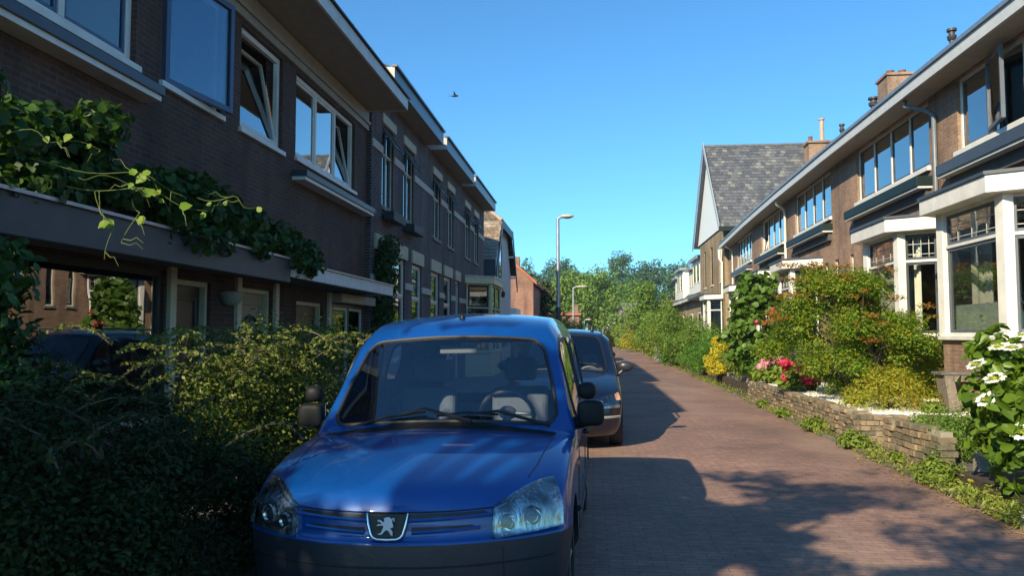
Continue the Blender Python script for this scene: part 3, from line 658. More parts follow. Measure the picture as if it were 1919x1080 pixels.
# ---------------------------------------------------------------- low houses with dormers
DK = brickmat('dark_slates',(.10,.095,.095),(.07,.068,.07),(.03,.03,.03),bw=.3,rh=.22,ms=.02)
for i,(y0,y1,lab) in enumerate(((53,63,'low house with dark roof and big white dormers just beyond the tall gabled house'),(63.3,74,'low house with dark roof and narrow white dormers farther down the right side'))):
    rt = empty('low_house',(7.6,y0,0),lab,'house','low dormer houses')
    m = MB(); m.box(7.6,13,y0,y1,0,4.3); m.build('wall', brickmat('yellow_brown_brick',(.40,.27,.13),(.30,.20,.10),(.3,.25,.18)), rt)
    m = MB(); m.prism([(7.2,4.2),(7.2,4.3),(10.6,7.4),(14,4.3),(14,4.2)], y0, y1); m.build('roof', DK, rt)
    m = MB(); m.box(7.1,7.24,y0,y1,4.14,4.34); m.build('gutter', GUT, rt)
    dd = ((y0+.6,y0+4.6,7.45,6.9),(y0+6.2,y0+9,7.7,6.6))
    for (a,b,x,zt) in dd:
        m = MB(); m.box(x,10.6,a,b,4.6,zt); o = m.build('dormer', WHITE, rt)
        m = MB(); m.box(x-.3,10.8,a-.2,b+.2,zt,zt+.22); m.build('dormer_roof', paint('dormer_roof_grey',(.25,.28,.3),.5), o)
        for t in (.12,.55):
            m = MB(); ring(m,x-.03,x,a+(b-a)*t,a+(b-a)*(t+.33),5.3,zt-.25,.06); fr = m.build('window', WHITE, o)
            m = MB(); m.box(x-.012,x-.004,a+(b-a)*t+.06,a+(b-a)*(t+.33)-.06,5.36,zt-.31); m.build('pane', GLASS, fr)
    for a in (y0+1.5,y0+6):
        m = MB(); ring(m,7.56,7.6,a,a+1.6,1.2,3.2,.08); fr = m.build('window', WHITE, rt)
        m = MB(); m.box(7.57,7.58,a+.08,a+1.52,1.28,3.12); m.build('pane', GLASS, fr)
rt = empty('end_house',(9,96,0),'brown brick end wall of a building far down the street above the bushes','house')
m = MB(); m.box(9,22,96,106,0,6.0); m.build('wall', brickmat('tan_brick',(.42,.25,.13),(.36,.22,.12),(.3,.22,.15)), rt)
m = MB(); m.box(8.8,22.2,95.8,106.2,6.0,6.25); m.build('roof', DGREEN, rt)
def small_house(loc, w_, d_, h_, rh, wm, rm, label, gable='x', chim=None, name='house', wins=True):
    x,y,_ = loc; rt = empty(name, loc, label, 'house')
    m = MB(); m.box(x-w_/2,x+w_/2,y,y+d_,0,h_)
    if gable == 'x': m.add([(x-w_/2,y,h_),(x-w_/2,y+d_,h_),(x-w_/2,y+d_/2,h_+rh),(x+w_/2,y,h_),(x+w_/2,y+d_,h_),(x+w_/2,y+d_/2,h_+rh)],[(0,1,2),(3,5,4)])
    else: m.add([(x-w_/2,y,h_),(x+w_/2,y,h_),(x,y,h_+rh),(x-w_/2,y+d_,h_),(x+w_/2,y+d_,h_),(x,y+d_,h_+rh)],[(0,1,2),(3,5,4)])
    m.build('wall', wm, rt)
    m = MB()
    if gable == 'x':
        a = [(y-.3,h_-.2),(y+d_/2,h_+rh+.02),(y+d_+.3,h_-.2),(y+d_+.3,h_+.0),(y+d_/2,h_+rh+.25),(y-.3,h_)]
        n=6; m.add([(x-w_/2-.2,p,z) for p,z in a]+[(x+w_/2+.2,p,z) for p,z in a],[tuple(range(n)),tuple(range(2*n-1,n-1,-1))]+[(i,(i+1)%n,(i+1)%n+n,i+n) for i in range(n)])
    else:
        m.prism([(x-w_/2-.3,h_-.2),(x,h_+rh+.02),(x+w_/2+.3,h_-.2),(x+w_/2+.3,h_),(x,h_+rh+.25),(x-w_/2-.3,h_)], y-.2, y+d_+.2)
    m.build('roof', rm, rt)
    if wins:
        for k in (-.28,.18):
            m = MB(); ring(m,x+k*w_,x+(k+.14)*w_,y-.05,y,0,0,.01) if False else m.box(x+k*w_,x+(k+.14)*w_,y-.06,y-.002,h_*.5,h_*.8); fr = m.build('window', WHITE, rt)
            m = MB(); m.box(x+k*w_+.08,x+(k+.14)*w_-.08,y-.07,y-.061,h_*.5+.08,h_*.8-.08); m.build('pane', GLASS, fr)
    if chim:
        m = MB(); cx,cy,cz0,cz1,cw = chim; m.box(cx-cw/2,cx+cw/2,cy-cw/2,cy+cw/2,cz0,cz1); m.box(cx-cw/2-.06,cx+cw/2+.06,cy-cw/2-.06,cy+cw/2+.06,cz1,cz1+.12); m.build('chimney', wm, rt)
    return rt
ORT = paint('orange_roof',(.42,.14,.075),.8,var=.2,sc=3)
PKB = brickmat('pink_brick',(.36,.18,.125),(.28,.14,.10),(.30,.2,.15),ms=.008)
# orange-roofed house behind the cottage
rt = empty('house',(-8,54,0),'tall pink brick house with orange roof edge behind the white gable on the left','house')
m = MB(); m.add([(-14,54,0),(-4.05,54,0),(-4.05,54,5.3),(-7.0,54,7.9),(-14,54,7.9),(-14,66,0),(-4.05,66,0),(-4.05,66,5.3),(-7.0,66,7.9),(-14,66,7.9)],[(0,1,2,3,4),(9,8,7,6,5),(1,6,7,2)]); m.build('wall', PKB, rt)
m = MB(); m.add([(-3.8,53.8,5.08),(-3.8,53.8,5.3),(-7.0,53.8,8.14),(-14,53.8,8.14),(-14,53.8,7.9),(-7.0,53.8,7.9),(-3.8,66.2,5.08),(-3.8,66.2,5.3),(-7.0,66.2,8.14),(-14,66.2,8.14),(-14,66.2,7.9),(-7.0,66.2,7.9)],[(0,1,2,5),(5,2,3,4),(6,11,8,7),(1,7,8,2),(2,8,9,3),(0,6,7,1),(0,5,11,6),(4,10,11,5)]); m.build('roof', ORT, rt)
m = MB(); m.box(-5.45,-5.05,54.3,54.8,5.8,7.1); m.build('chimney', PKB, rt)
wb = empty('white_porch',(-5.2,49,0),'small white balcony and porch in front of the pink brick wall','porch')
m = MB(); m.box(-6.2,-4.75,49,52,2.3,2.6); m.build('balcony_floor', WHITE, wb)
m = MB(); m.box(-6.2,-4.75,49,49.06,2.6,3.3); m.box(-4.81,-4.75,49.06,52,2.6,3.3); m.build('balcony_panel', WHITE, wb)
m = MB(); m.box(-6.2,-4.9,49.1,52,0,2.3); m.build('porch_wall', paint('porch_grey',(.12,.12,.13),.6), wb)
m = MB(); ring(m,-6.0,-5.1,0,0,0,0,0) if False else m.box(-5.9,-5.1,49.04,49.09,1.0,2.0); m.build('window', WHITE, wb)
small_house((-3.3,92,0), 3.6, 7, 4.1, 0, PKB, ORT, 'small orange brick block with a chimney beyond the monkey puzzle tree', chim=(-1.9,93,3.5,5.0,.5), wins=False)
small_house((4.6,118,0), 4.5, 8, 3.9, 2.4, WHITE, paint('far_roof',(.2,.17,.16),.8), 'white house with dark roof at the far end of the street', gable='x', name='house')

# ---------------------------------------------------------------- white cottage with half-hipped gable on the left
co = empty('cottage',(-5.0,36,0),'white rendered cottage with brown tiled mansard roof and black bargeboards on the left','house')
RW = paint('white_render',(.50,.52,.53),.8,var=.06)
G = [(36.9,0),(36.9,5.0),(38.8,7.2),(43.7,7.25),(45.6,5.0),(45.6,0)]
m = MB(); n=len(G); m.add([(-4.75,a,b) for a,b in G]+[(-12,a,b) for a,b in G],[tuple(range(n)),tuple(range(2*n-1,n-1,-1))]+[(i_,(i_+1)%n,(i_+1)%n+n,i_+n) for i_ in range(n)]); m.build('wall', RW, co)
TB = [paint('cottage_tile_%d'%i,c,.85,var=.3,sc=9,bump=.4) for i,c in enumerate(((.20,.145,.10),(.25,.185,.13),(.30,.225,.16),(.38,.31,.24)))]
tiled_slope('roof', TB, co, (-12,36.25,5.15), (-4.45,36.25,5.15), (0,2.5,2.15), 12, 5, .26)
m = MB(); m.add([(-12,36.3,5.1),(-4.5,36.3,5.1),(-4.5,38.8,7.33),(-12,38.8,7.33),(-6.7,41.25,9.3),(-12,41.25,9.3),(-4.5,43.7,7.33),(-12,43.7,7.33),(-4.5,46.2,5.1),(-12,46.2,5.1)],[(0,1,2,3),(3,2,4,5),(2,6,4),(5,4,6,7),(7,6,8,9)]); m.build('roof_deck', brickmat('cottage_tiles',(.24,.18,.125),(.18,.135,.10),(.05,.04,.03),bw=.26,rh=.22,ms=.02,bump=1), co)
m = MB(); m.tube([(-4.45,38.75,7.36),(-6.7,41.25,9.36),(-12,41.25,9.36)],.09,6); m.tube([(-4.45,43.75,7.36),(-6.7,41.25,9.36)],.09,6); m.build('ridge', TB[3], co, smooth=True)
for (a,b),(c,d) in (((36.15,4.45),(38.8,7.2)),((38.8,7.2),(43.7,7.2)),((43.7,7.2),(46.3,4.35))):
    m = MB(); m.add([(-4.45,a,b-.2),(-4.40,a,b-.2),(-4.40,c,d-.2),(-4.45,c,d-.2),(-4.45,a,b+.2),(-4.40,a,b+.2),(-4.40,c,d+.2),(-4.45,c,d+.2)],[(0,1,2,3),(4,7,6,5),(0,4,5,1),(2,6,7,3),(0,3,7,4),(1,5,6,2)]); m.build('bargeboard', paint('barge_dark_blue',(.03,.045,.06),.5), co)
m = MB(); m.add([(-12,36.15,4.2),(-4.46,36.15,4.2),(-4.46,36.2,5.12),(-12,36.2,5.12),(-12,36.9,4.2),(-4.46,36.9,4.2)],[(0,1,2,3),(0,4,5,1)]); m.build('boarding', DGREY, co)
m = MB(); m.box(-5.15,-4.45,44.2,44.35,6.0,6.1); m.build('bracket', WHITE, co)
m = MB(); m.box(-5.15,-4.45,45.4,45.55,4.9,5.0); m.build('bracket', WHITE, co)
MC = Matrix.Translation((-4.74,0,0))
m = MB(MC); ring(m,0,.04,39.6,40.6,4.6,6.4,.06); fr = m.build('window', DGREEN, co)
m = MB(MC); m.box(.01,.02,39.66,40.54,4.66,6.34); m.build('pane', GLASS, fr)
m = MB(MC); ring(m,0,.04,37.2,39.8,1.2,3.0,.08); fr = m.build('window', WHITE, co)
m = MB(MC); m.box(.01,.02,37.28,39.72,1.28,2.92); m.build('pane', GLASS, fr)
m = MB(); m.tube([(-4.74,38.6,3.9),(-4.4,38.6,4.1),(-4.4,38.6,3.8)],.02,6); m.lathe([(0,3.8),(.12,3.75),(.1,3.5),(0,3.48)],(-4.4,38.6,0),8); m.build('wall_lamp', BLACK, co)

# ---------------------------------------------------------------- street lamps
def lamp(x, y, h, arm, label, r=.07, dark=2.6):
    rt = empty('street_lamp',(x,y,0),label,'street lamp','street lamps')
    m = MB(); m.tube([(x,y,0),(x,y,dark)],[r*1.35,r*1.3],12); m.build('base', paint('lamp_base_dark',(.06,.065,.08),.5), rt, smooth=True)
    m = MB(); m.tube([(x,y,dark),(x,y,h*.55),(x,y,h)],[r*1.1,r*.95,r*.75],12); m.tube([(x,y,h),(x+arm*.3,y,h+.06)],r*.6,8); m.build('pole', METAL, rt, smooth=True)
    m = MB(); m.ball((x+arm*.6,y,h+.07),1,12,8,(arm*.48,.15,.075)); o = m.build('lamp_head', paint('lamp_head_white',(.55,.5,.42),.4), rt, smooth=True)
    m = MB(); m.ball((x+arm*.65,y,h+.035),1,12,6,(arm*.3,.11,.05)); m.build('lens', paint('lamp_lens',(.5,.5,.45),.15), o, smooth=True)
lamp(-1.18, 27.2, 5.75, .52, 'tall grey street lamp rising behind the blue van roof')
lamp(-1.3, 54, 4.9, .95, 'smaller street lamp farther down the street before the bright green tree')
lamp(-.7, 70, 2.9, .6, 'short distant street lamp low behind the parked cars', r=.06)
# bird high in the sky
m = MB(); bx,by,bz = -7.2,40,14.35
m.ball((bx,by,bz),.09,8,6,(2.2,.7,.7)); m.add([(bx-.06,by,bz+.03),(bx+.07,by,bz+.03),(bx+.02,by-.42,bz+.16),(bx-.02,by+.42,bz+.18),(bx-.2,by,bz),(bx-.33,by+.07,bz+.02),(bx-.33,by-.07,bz+.02)],[(0,1,2),(0,1,3),(4,5,6)])
tag(m.build('bird', BLACK), 'small dark bird flying high in the blue sky', 'bird')
# ================================================================ vehicles
def carpaint(name, col, flake=.35):
    q = NT(name); b = q.b
    b.inputs['Base Color'].default_value = (*col,1); b.inputs['Metallic'].default_value = flake; b.inputs['Roughness'].default_value = .38
    b.inputs['Coat Weight'].default_value = 1.0; b.inputs['Coat Roughness'].default_value = .035; b.inputs['Coat IOR'].default_value = 1.45
    c = q.ramp(q.noise(2.5,5), [(.35, tuple(x*.88 for x in col)), (.7, tuple(x*1.1+.002 for x in col))]); q.l(c, b.inputs['Base Color'])
    r = q.ramp(q.noise(5,5), [(.35,(.02,)*3),(.75,(.09,)*3)]); q.l(r, b.inputs['Coat Roughness'])
    return q.m
PLAST = paint('grey_plastic',(.010,.011,.012),.55,bump=.1,spec=.2)
SEAT = paint('seat_cloth',(.12,.125,.14),.85)
BEIGE = paint('seat_trim',(.30,.27,.20),.85)
class Car:
    """body as a subdivided box lattice; cell regions become separate part meshes"""
    def __init__(s, root, XF, ST, K):
        s.root = root; nx = len(XF)-1; s.XF = XF; J = len(ST); cage = []; idx = {}
        xs = [-a for a in XF[:0:-1]] + XF
        NI = len(xs)
        def P(i,j,k):
            key = (i,j,k)
            if key in idx: return idx[key]
            fx = xs[i]; st = ST[j]; w,z = st['rows'][k]
            zz = z + (st.get('crown',.0)*(1-fx*fx) if k == K else 0)
            sb = st.get('sb',0); yo = st.get('yo',{}).get(k,0)
            y = st['y'] + sb*abs(fx)**st.get('sp',2.6) + yo
            cage.append((fx*w,y,zz)); idx[key] = len(cage)-1; return idx[key]
        faces = []; tags = []
        for j in range(J-1):
            for i in range(NI-1):
                f = [P(i,j,K),P(i+1,j,K),P(i+1,j+1,K),P(i,j+1,K)]; faces.append(f)
                mid = abs(xs[i]+xs[i+1])/2; tags.append(s.top_tag(j,mid,ST))
                faces.append([P(i,j,0),P(i,j+1,0),P(i+1,j+1,0),P(i+1,j,0)]); tags.append('under')
            for k in range(K):
                for i,rev in ((0,False),(NI-1,True)):
                    f = [P(i,j,k),P(i,j,k+1),P(i,j+1,k+1),P(i,j+1,k)]
                    faces.append(f[::-1] if not rev else f); tags.append(s.side_tag(j,k,ST))
        for k in range(K):
            for i in range(NI-1):
                mid = abs(xs[i]+xs[i+1])/2
                faces.append([P(i,0,k),P(i+1,0,k),P(i+1,0,k+1),P(i,0,k+1)]); tags.append(s.front_tag(k,mid))
                faces.append([P(i,J-1,k),P(i,J-1,k+1),P(i+1,J-1,k+1),P(i+1,J-1,k)]); tags.append(s.rear_tag(k,mid))
        me = bpy.data.meshes.new('cage'); me.from_pydata(cage,[],faces)
        s.tags = sorted(set(tags)|{'arch'}); me.polygons.foreach_set('material_index',[s.tags.index(t) for t in tags])
        s.tagmats = {}
        for t in s.tags:
            mm = bpy.data.materials.new('tmp_'+t); me.materials.append(mm)
        bm = bmesh.new(); bm.from_mesh(me); bmesh.ops.recalc_face_normals(bm, faces=bm.faces)
        cl = bm.edges.layers.float.new('crease_edge')
        for e in bm.edges:
            fs_ = e.link_faces
            if len(fs_) == 2:
                t0,t1 = s.tags[fs_[0].material_index], s.tags[fs_[1].material_index]
                if t0 != t1 and ('bumper' in (t0,t1)): e[cl] = .5
                if t0 != t1 and ('windshield' in (t0,t1) or 'side_window' in (t0,t1)): e[cl] = .45
        bm.to_mesh(me); bm.free()
        o = bpy.data.objects.new('cage',me); COL.objects.link(o)
        sm = o.modifiers.new('s','SUBSURF'); sm.levels = 3; sm.render_levels = 3
        for c in s.wheels():
            cm = bpy.data.meshes.new('cut'); b_ = MB(); b_.lathe([(0,-.26),(c[3],-.26),(c[3],.26),(0,.26)],(c[0],c[1],c[2]),48,'x')
            cm.from_pydata([tuple(v) for v in b_.v],[],b_.f); bm = bmesh.new(); bm.from_mesh(cm); bmesh.ops.remove_doubles(bm,verts=bm.verts,dist=1e-5); bmesh.ops.recalc_face_normals(bm,faces=bm.faces); bm.to_mesh(cm); bm.free()
            for t in s.tags: cm.materials.append(bpy.data.materials['tmp_'+t] if False else me.materials[s.tags.index(t)])
            cm.polygons.foreach_set('material_index',[s.tags.index('arch')]*len(cm.polygons))
            co_ = bpy.data.objects.new('cut',cm); COL.objects.link(co_)
            bo = o.modifiers.new('b','BOOLEAN'); bo.operation='DIFFERENCE'; bo.object=co_; bo.solver='EXACT'
            s.__dict__.setdefault('cuts',[]).append(co_)
        dg = bpy.context.evaluated_depsgraph_get(); ev = o.evaluated_get(dg); s.me = bpy.data.meshes.new_from_object(ev)
        s.body = [tuple(v.co) for v in s.me.vertices]; s.bvh = BVHTree.FromPolygons([v.co for v in s.me.vertices],[list(p.vertices) for p in s.me.polygons])
        s.pol = [(list(p.vertices), s.tags[p.material_index], p.normal.copy()) for p in s.me.polygons]
        for c in s.cuts: bpy.data.objects.remove(c)
        bpy.data.objects.remove(o)
    def part(s, name, tagset, mat, thick=0, parent=None, seal=None, sealr=.012):
        vs={}; V=[]; Fc=[]; ec={}
        for p,t,n in s.pol:
            if t in tagset:
                f=[]
                for a in p:
                    if a not in vs: vs[a]=len(V); V.append(s.body[a])
                    f.append(vs[a])
                Fc.append(f)
                for a,b in zip(p,p[1:]+p[:1]):
                    e=(min(a,b),max(a,b)); ec[e]=ec.get(e,0)+1
        me=bpy.data.meshes.new(name); me.from_pydata(V,[],Fc); me.polygons.foreach_set('use_smooth',[True]*len(Fc))
        try: me.set_sharp_from_angle(angle=R(38))
        except Exception: pass
        me.materials.append(mat); o=bpy.data.objects.new(name,me); COL.objects.link(o); o.parent=parent or s.root
        if thick: so_=o.modifiers.new('th','SOLIDIFY'); so_.thickness=thick; so_.offset=-1
        if seal:
            bd=[e for e,c in ec.items() if c==1]; adj={}
            for a,b in bd: adj.setdefault(a,[]).append(b); adj.setdefault(b,[]).append(a)
            done=set(); m=MB()
            for st in list(adj):
                if st in done: continue
                loop=[st]; done.add(st); cur=st
                while True:
                    nx_=[q for q in adj[cur] if q not in done]
                    if not nx_: break
                    cur=nx_[0]; done.add(cur); loop.append(cur)
                if len(loop)>5: m.tube([s.body[i] for i in loop]+[s.body[loop[0]]], sealr, 6, cap=False)
            if m.v: m.build('window_seal', seal, o, smooth=True)
        return o
    def hit(s, p, d, maxd=6):
        r = s.bvh.ray_cast(Vector(p), Vector(d).normalized(), maxd)
        return (r[0], r[1]) if r[0] is not None else None
    def patch(s, name, quad, d, off, mat, parent=None, n=14, rim=True, bulge=(0,0,0,0), tr=None):
        """quad: 4 start points (3D, outside the body), rays along d; curved sheet standing `off` proud of the body"""
        A,B,C_,D_=[Vector(q) for q in quad]; d=Vector(d).normalized(); m=MB(); G={}
        for i in range(n+1):
            for j in range(n+1):
                u=i/n; v=j/n
                p=A*(1-u)*(1-v)+B*u*(1-v)+C_*u*v+D_*(1-u)*v
                bu=(A-D_)*(bulge[0]*4*u*(1-u)*(1-v)) + (C_-D_)*(bulge[1]*4*v*(1-v)*u) + (D_-A)*(bulge[2]*4*u*(1-u)*v) + (A-B)*(bulge[3]*4*v*(1-v)*(1-u))
                p=p+bu; h=s.hit(p,d)
                G[i,j]=(h[0]-d*off, h[0]+d*.02) if h else None
        for i in range(n):
            for j in range(n):
                c=[G[i,j],G[i+1,j],G[i+1,j+1],G[i,j+1]]
                if all(c): m.add([x[0] for x in c],[(0,1,2,3)])
        if rim:
            ed=[(i,0) for i in range(n)]+[(n,j) for j in range(n)]+[(n-i,n) for i in range(n)]+[(0,n-j) for j in range(n)]
            for a,b in zip(ed,ed[1:]+ed[:1]):
                if G[a] and G[b]: m.add([G[a][0],G[b][0],G[b][1],G[a][1]],[(0,1,2,3)])
        s.lastgrid=G
        return m.build(name, mat, parent or s.root, smooth=True)
    def line(s, name, pts, d, r, mat, parent=None, off=.0, n=8):
        P=[]; pts=[Vector(p) for p in pts]
        for a,b in zip(pts,pts[1:]):
            for t in range(n):
                h=s.hit(a+(b-a)*t/n,d)
                if h: P.append(h[0]-Vector(d).normalized()*off)
        h=s.hit(pts[-1],d)
        if h: P.append(h[0]-Vector(d).normalized()*off)
        if len(P)<2: return
        m=MB(); m.tube(P,r,6); return m.build(name, mat, parent or s.root, smooth=True)
def wheel(root, x, y, r, w, side, rimm=METAL):
    m = MB(); hw=w/2
    m.lathe([(r*.62,-hw),(r*.93,-hw),(r,-hw*.7),(r,hw*.7),(r*.93,hw),(r*.62,hw)],(x,y,r),32,'x'); m.lathe([(r*.62,-hw),(r*.62,hw)],(x,y,r),32,'x')
    o = m.build('wheel', RUBBER, root, smooth=True)
    m = MB(); f = side*hw*.75
    m.lathe([(0,f),(r*.16,f),(r*.2,f*.8),(r*.3,f*.62),(r*.5,f*.7),(r*.6,f*.95),(r*.63,f*1.1)],(x,y,r),32,'x')
    for k in range(5):
        a=k*1.2566; m.tube([(x+f*.9,y+r*.12*math.cos(a),r+r*.12*math.sin(a)),(x+f*.98,y+r*.6*math.cos(a),r+r*.6*math.sin(a))],r*.06,6)
    m.build('rim', rimm, o, smooth=True)
    return o
def steering(root, c, r, mat=BLACK):
    m=MB(); T=Matrix.Translation(c)@Matrix.Rotation(R(28),4,'X'); n=24
    m.M=T; m.tube([(r*math.cos(k*6.2832/n),0,r*math.sin(k*6.2832/n)) for k in range(n+1)],.016,8,cap=False)
    m.ball((0,.02,0),.07,12,6,(1,.5,.8)); 
    for a in (0,3.14159,-1.57): m.tube([(0,.02,0),(r*math.cos(a),0,r*math.sin(a))],.014,6)
    m.tube([(0,.02,0),(0,-.35,-.05)],.03,8)
    return m.build('steering_wheel', mat, root, smooth=True)
def seat(root, x, y, z, mat, w=.46):
    m=MB(); m.box(x-w/2,x+w/2,y-.45,y+.02,z,z+.14); m.M=Matrix.Translation((0,y,z+.1))@Matrix.Rotation(R(-14),4,'X'); m.box(x-w/2,x+w/2,0,.12,0,.58)
    o=m.build('seat', mat, root, bevel=.045, segs=3)
    m=MB(Matrix.Translation((0,y,z+.1))@Matrix.Rotation(R(-14),4,'X')); m.box(x-.13,x+.13,.0,.1,.63,.82); m.build('headrest', mat, o, bevel=.035, segs=3)
    return o
# ---------------------------------------------------------------- the blue van
class Van(Car):
    def wheels(s): return [(sg*.80,y,.31,.375) for sg in (-1,1) for y in (.86,3.5)]
    def top_tag(s,j,mid,ST):
        if ST[j].get('ws') and mid < .93: return 'windshield'
        return 'body'
    def side_tag(s,j,k,ST):
        if k <= 1 and ST[j]['y'] < .5: return 'bumper'
        if k == 5 and ST[j].get('sw'): return 'side_window'
        return 'body' if k > 0 else 'bumper'
    def front_tag(s,k,mid): return 'bumper' if k <= 1 else 'body'
    def rear_tag(s,k,mid): return 'side_window' if (k == 5 and mid < .8) else 'body'
def rows(*a): return list(a)
B_side=[(.80,.24),(.85,.34),(.86,.60)]
vst=[
 dict(y=0.0, sb=.36, crown=.03, rows=rows((.74,.20),(.82,.32),(.84,.615),(.84,.63),(.84,.68),(.83,.73),(.82,.765),(.80,.79)), yo={0:.06,1:-.03,2:-.02,3:.01,4:.015,5:.02,6:.03,7:.06}),
 dict(y=.14, sb=.34, crown=.035, rows=rows((.78,.20),(.84,.32),(.86,.605),(.86,.65),(.86,.72),(.85,.78),(.84,.815),(.80,.845))),
 dict(y=.50, sb=.18, crown=.05, rows=rows((.80,.20),(.86,.32),(.86,.585),(.86,.70),(.865,.80),(.86,.86),(.845,.895),(.80,.92))),
 dict(y=1.02, sb=.05, crown=.05, rows=rows((.80,.22),(.86,.33),(.86,.60),(.865,.74),(.87,.86),(.86,.93),(.84,.965),(.80,.985))),
 dict(y=1.14, sb=.14, crown=.05, rows=rows((.80,.22),(.86,.33),(.86,.60),(.865,.76),(.87,.88),(.86,.94),(.845,.965),(.80,.98))),
 dict(y=1.21, sb=.14, crown=.05, ws=1, rows=rows((.80,.22),(.86,.33),(.86,.60),(.865,.78),(.87,.90),(.86,.955),(.845,.985),(.815,1.005)), yo={7:0}),
 dict(y=1.80, sb=.07, crown=.045, sw=1, rows=rows((.80,.22),(.86,.33),(.86,.60),(.865,.80),(.87,.93),(.85,1.02),(.715,1.55),(.655,1.60)), yo={4:-.1,5:-.28,6:-.06}),
 dict(y=1.93, sb=.05, crown=.05, sw=1, rows=rows((.80,.22),(.86,.33),(.86,.60),(.865,.80),(.87,.93),(.85,1.02),(.72,1.60),(.65,1.69)), yo={4:-.05,5:-.12}),
 dict(y=2.25, sb=.0, crown=.055, sw=1, rows=rows((.80,.22),(.86,.33),(.86,.60),(.865,.80),(.87,.93),(.85,1.02),(.73,1.62),(.64,1.745))),
 dict(y=2.62, crown=.055, rows=rows((.80,.22),(.86,.33),(.86,.60),(.865,.80),(.87,.93),(.85,1.02),(.735,1.62),(.64,1.765))),
 dict(y=2.72, crown=.055, sw=1, rows=rows((.80,.22),(.86,.33),(.86,.60),(.865,.80),(.87,.93),(.85,1.02),(.735,1.62),(.64,1.765))),
 dict(y=3.75, crown=.055, rows=rows((.80,.22),(.86,.33),(.86,.60),(.865,.80),(.865,.93),(.845,1.02),(.74,1.62),(.64,1.76))),
 dict(y=4.02, sb=-.04, crown=.05, rows=rows((.79,.22),(.85,.33),(.85,.60),(.85,.80),(.85,.93),(.835,1.02),(.735,1.61),(.63,1.74))),
 dict(y=4.10, sb=-.06, crown=.03, rows=rows((.76,.26),(.82,.34),(.83,.60),(.83,.80),(.83,.93),(.81,1.02),(.71,1.59),(.60,1.70))),
]
for _s in vst: _s['rows']=[(w_*1.03,z_) for w_,z_ in _s['rows']]
vb = empty('parked_van',(0,0,0),'blue delivery van parked in the foreground with its nose towards the viewer','van',rz=R(-1.3),world=False)
vb.location = (-.998,3.78,.008); vb.rotation_euler.y = R(-1.2)      # leans towards the gutter on the road camber
VB = carpaint('blue_van_paint',(.0,.062,.28),.2)
V = Van(vb,[0,.4,.78,.95,1.0],vst,7)
body = V.part('body',{'body'},VB)
V.part('bumper',{'bumper','under'},paint('bumper_plastic',(.022,.026,.036),.42,bump=.15))
V.part('wheel_arch',{'arch'},BLACK)
WS = V.part('windshield',{'windshield'},glassmat('windshield_glass',(.74,.80,.84),.07,mul=1.1),seal=BLACK,sealr=.013)
V.part('side_window',{'side_window'},CARGLASS,seal=BLACK,sealr=.012)
for sg in (-1,1):
    for y in (.86,3.5): wheel(vb, sg*.765, y, .31, .19, sg)
# lights: raked patches cast onto the rounded corners
def refl_mat():
    q=NT('lamp_reflector'); b=q.b; b.inputs['Metallic'].default_value=.9; b.inputs['Roughness'].default_value=.18
    c=q.ramp(q.noise(9,4),[(.35,(.05,.055,.06)),(.5,(.45,.48,.50)),(.7,(.75,.78,.8))]); q.l(c,b.inputs['Base Color'])
    mp=q.n('Mapping'); mp.inputs['Scale'].default_value=(50,50,4); q.l(q.obj(),mp.inputs[0]); q.bump(q.noise(1,3,mp.outputs[0]),.5,.02); return q.m
REFL=refl_mat(); LENS=glassmat('lamp_lens_glass',(.92,.96,.97),.07,1)
LENSO=glassmat('lamp_orange_glass',(1,.45,.12),.06,1)
for sg in (-1,1):
    d=Vector((-.50*sg,.86,0)); 
    def pt(x,y,z): return Vector((sg*x,y,z))-d*1.2
    quad=[pt(.545,.05,.625),pt(.80,.40,.645),pt(.83,.40,.862),pt(.565,.05,.765)]
    hl=V.patch('headlight',quad,d,.006,REFL,bulge=(0,.0,.16,0),n=16)
    q2=[pt(.555,.05,.605),pt(.80,.41,.635),pt(.825,.40,.852),pt(.572,.05,.75)]
    V.patch('lens',quad,d,.035,LENS,parent=hl,bulge=(0,.0,.16,0),n=16)
    for (bx,by,bz,br) in ((.63,.06,.69,.038),(.735,.15,.71,.045)):
        h=V.hit(pt(bx,by,bz),d)
        if h:
            dd=-d.normalized(); T=Matrix.Translation(h[0]+dd*.012)@dd.to_track_quat('Z','Y').to_matrix().to_4x4()
            m=MB(T); m.lathe([(0,.0),(br*.6,.002),(br,.016),(br*1.08,.02),(br*1.08,0)],n=20); m.build('lamp_bowl', CHROME, hl, smooth=True)
            m=MB(T); m.ball((0,0,.004),br*.8,16,8,(1,1,.35)); m.build('bulb', paint('bulb_dark',(.03,.05,.09),.1), hl, smooth=True)
    m=MB(); h1_=[V.hit(pt(.56+.0275*i,.05+.033*i,.765+.013*i-.012),d) for i in range(9)]
    m.tube([h[0]-d.normalized()*.02 for h in h1_ if h],.004,6); m.build('reflector_rib', CHROME, hl)
    # side repeater
    h=V.hit((sg*2,1.32,.79),(-sg,0,0))
    if h: m=MB(); m.ball(h[0],.035,10,6,(.35,1,.6)); m.build('side_indicator', paint('indicator_orange',(.5,.16,.03),.2), vb, smooth=True)
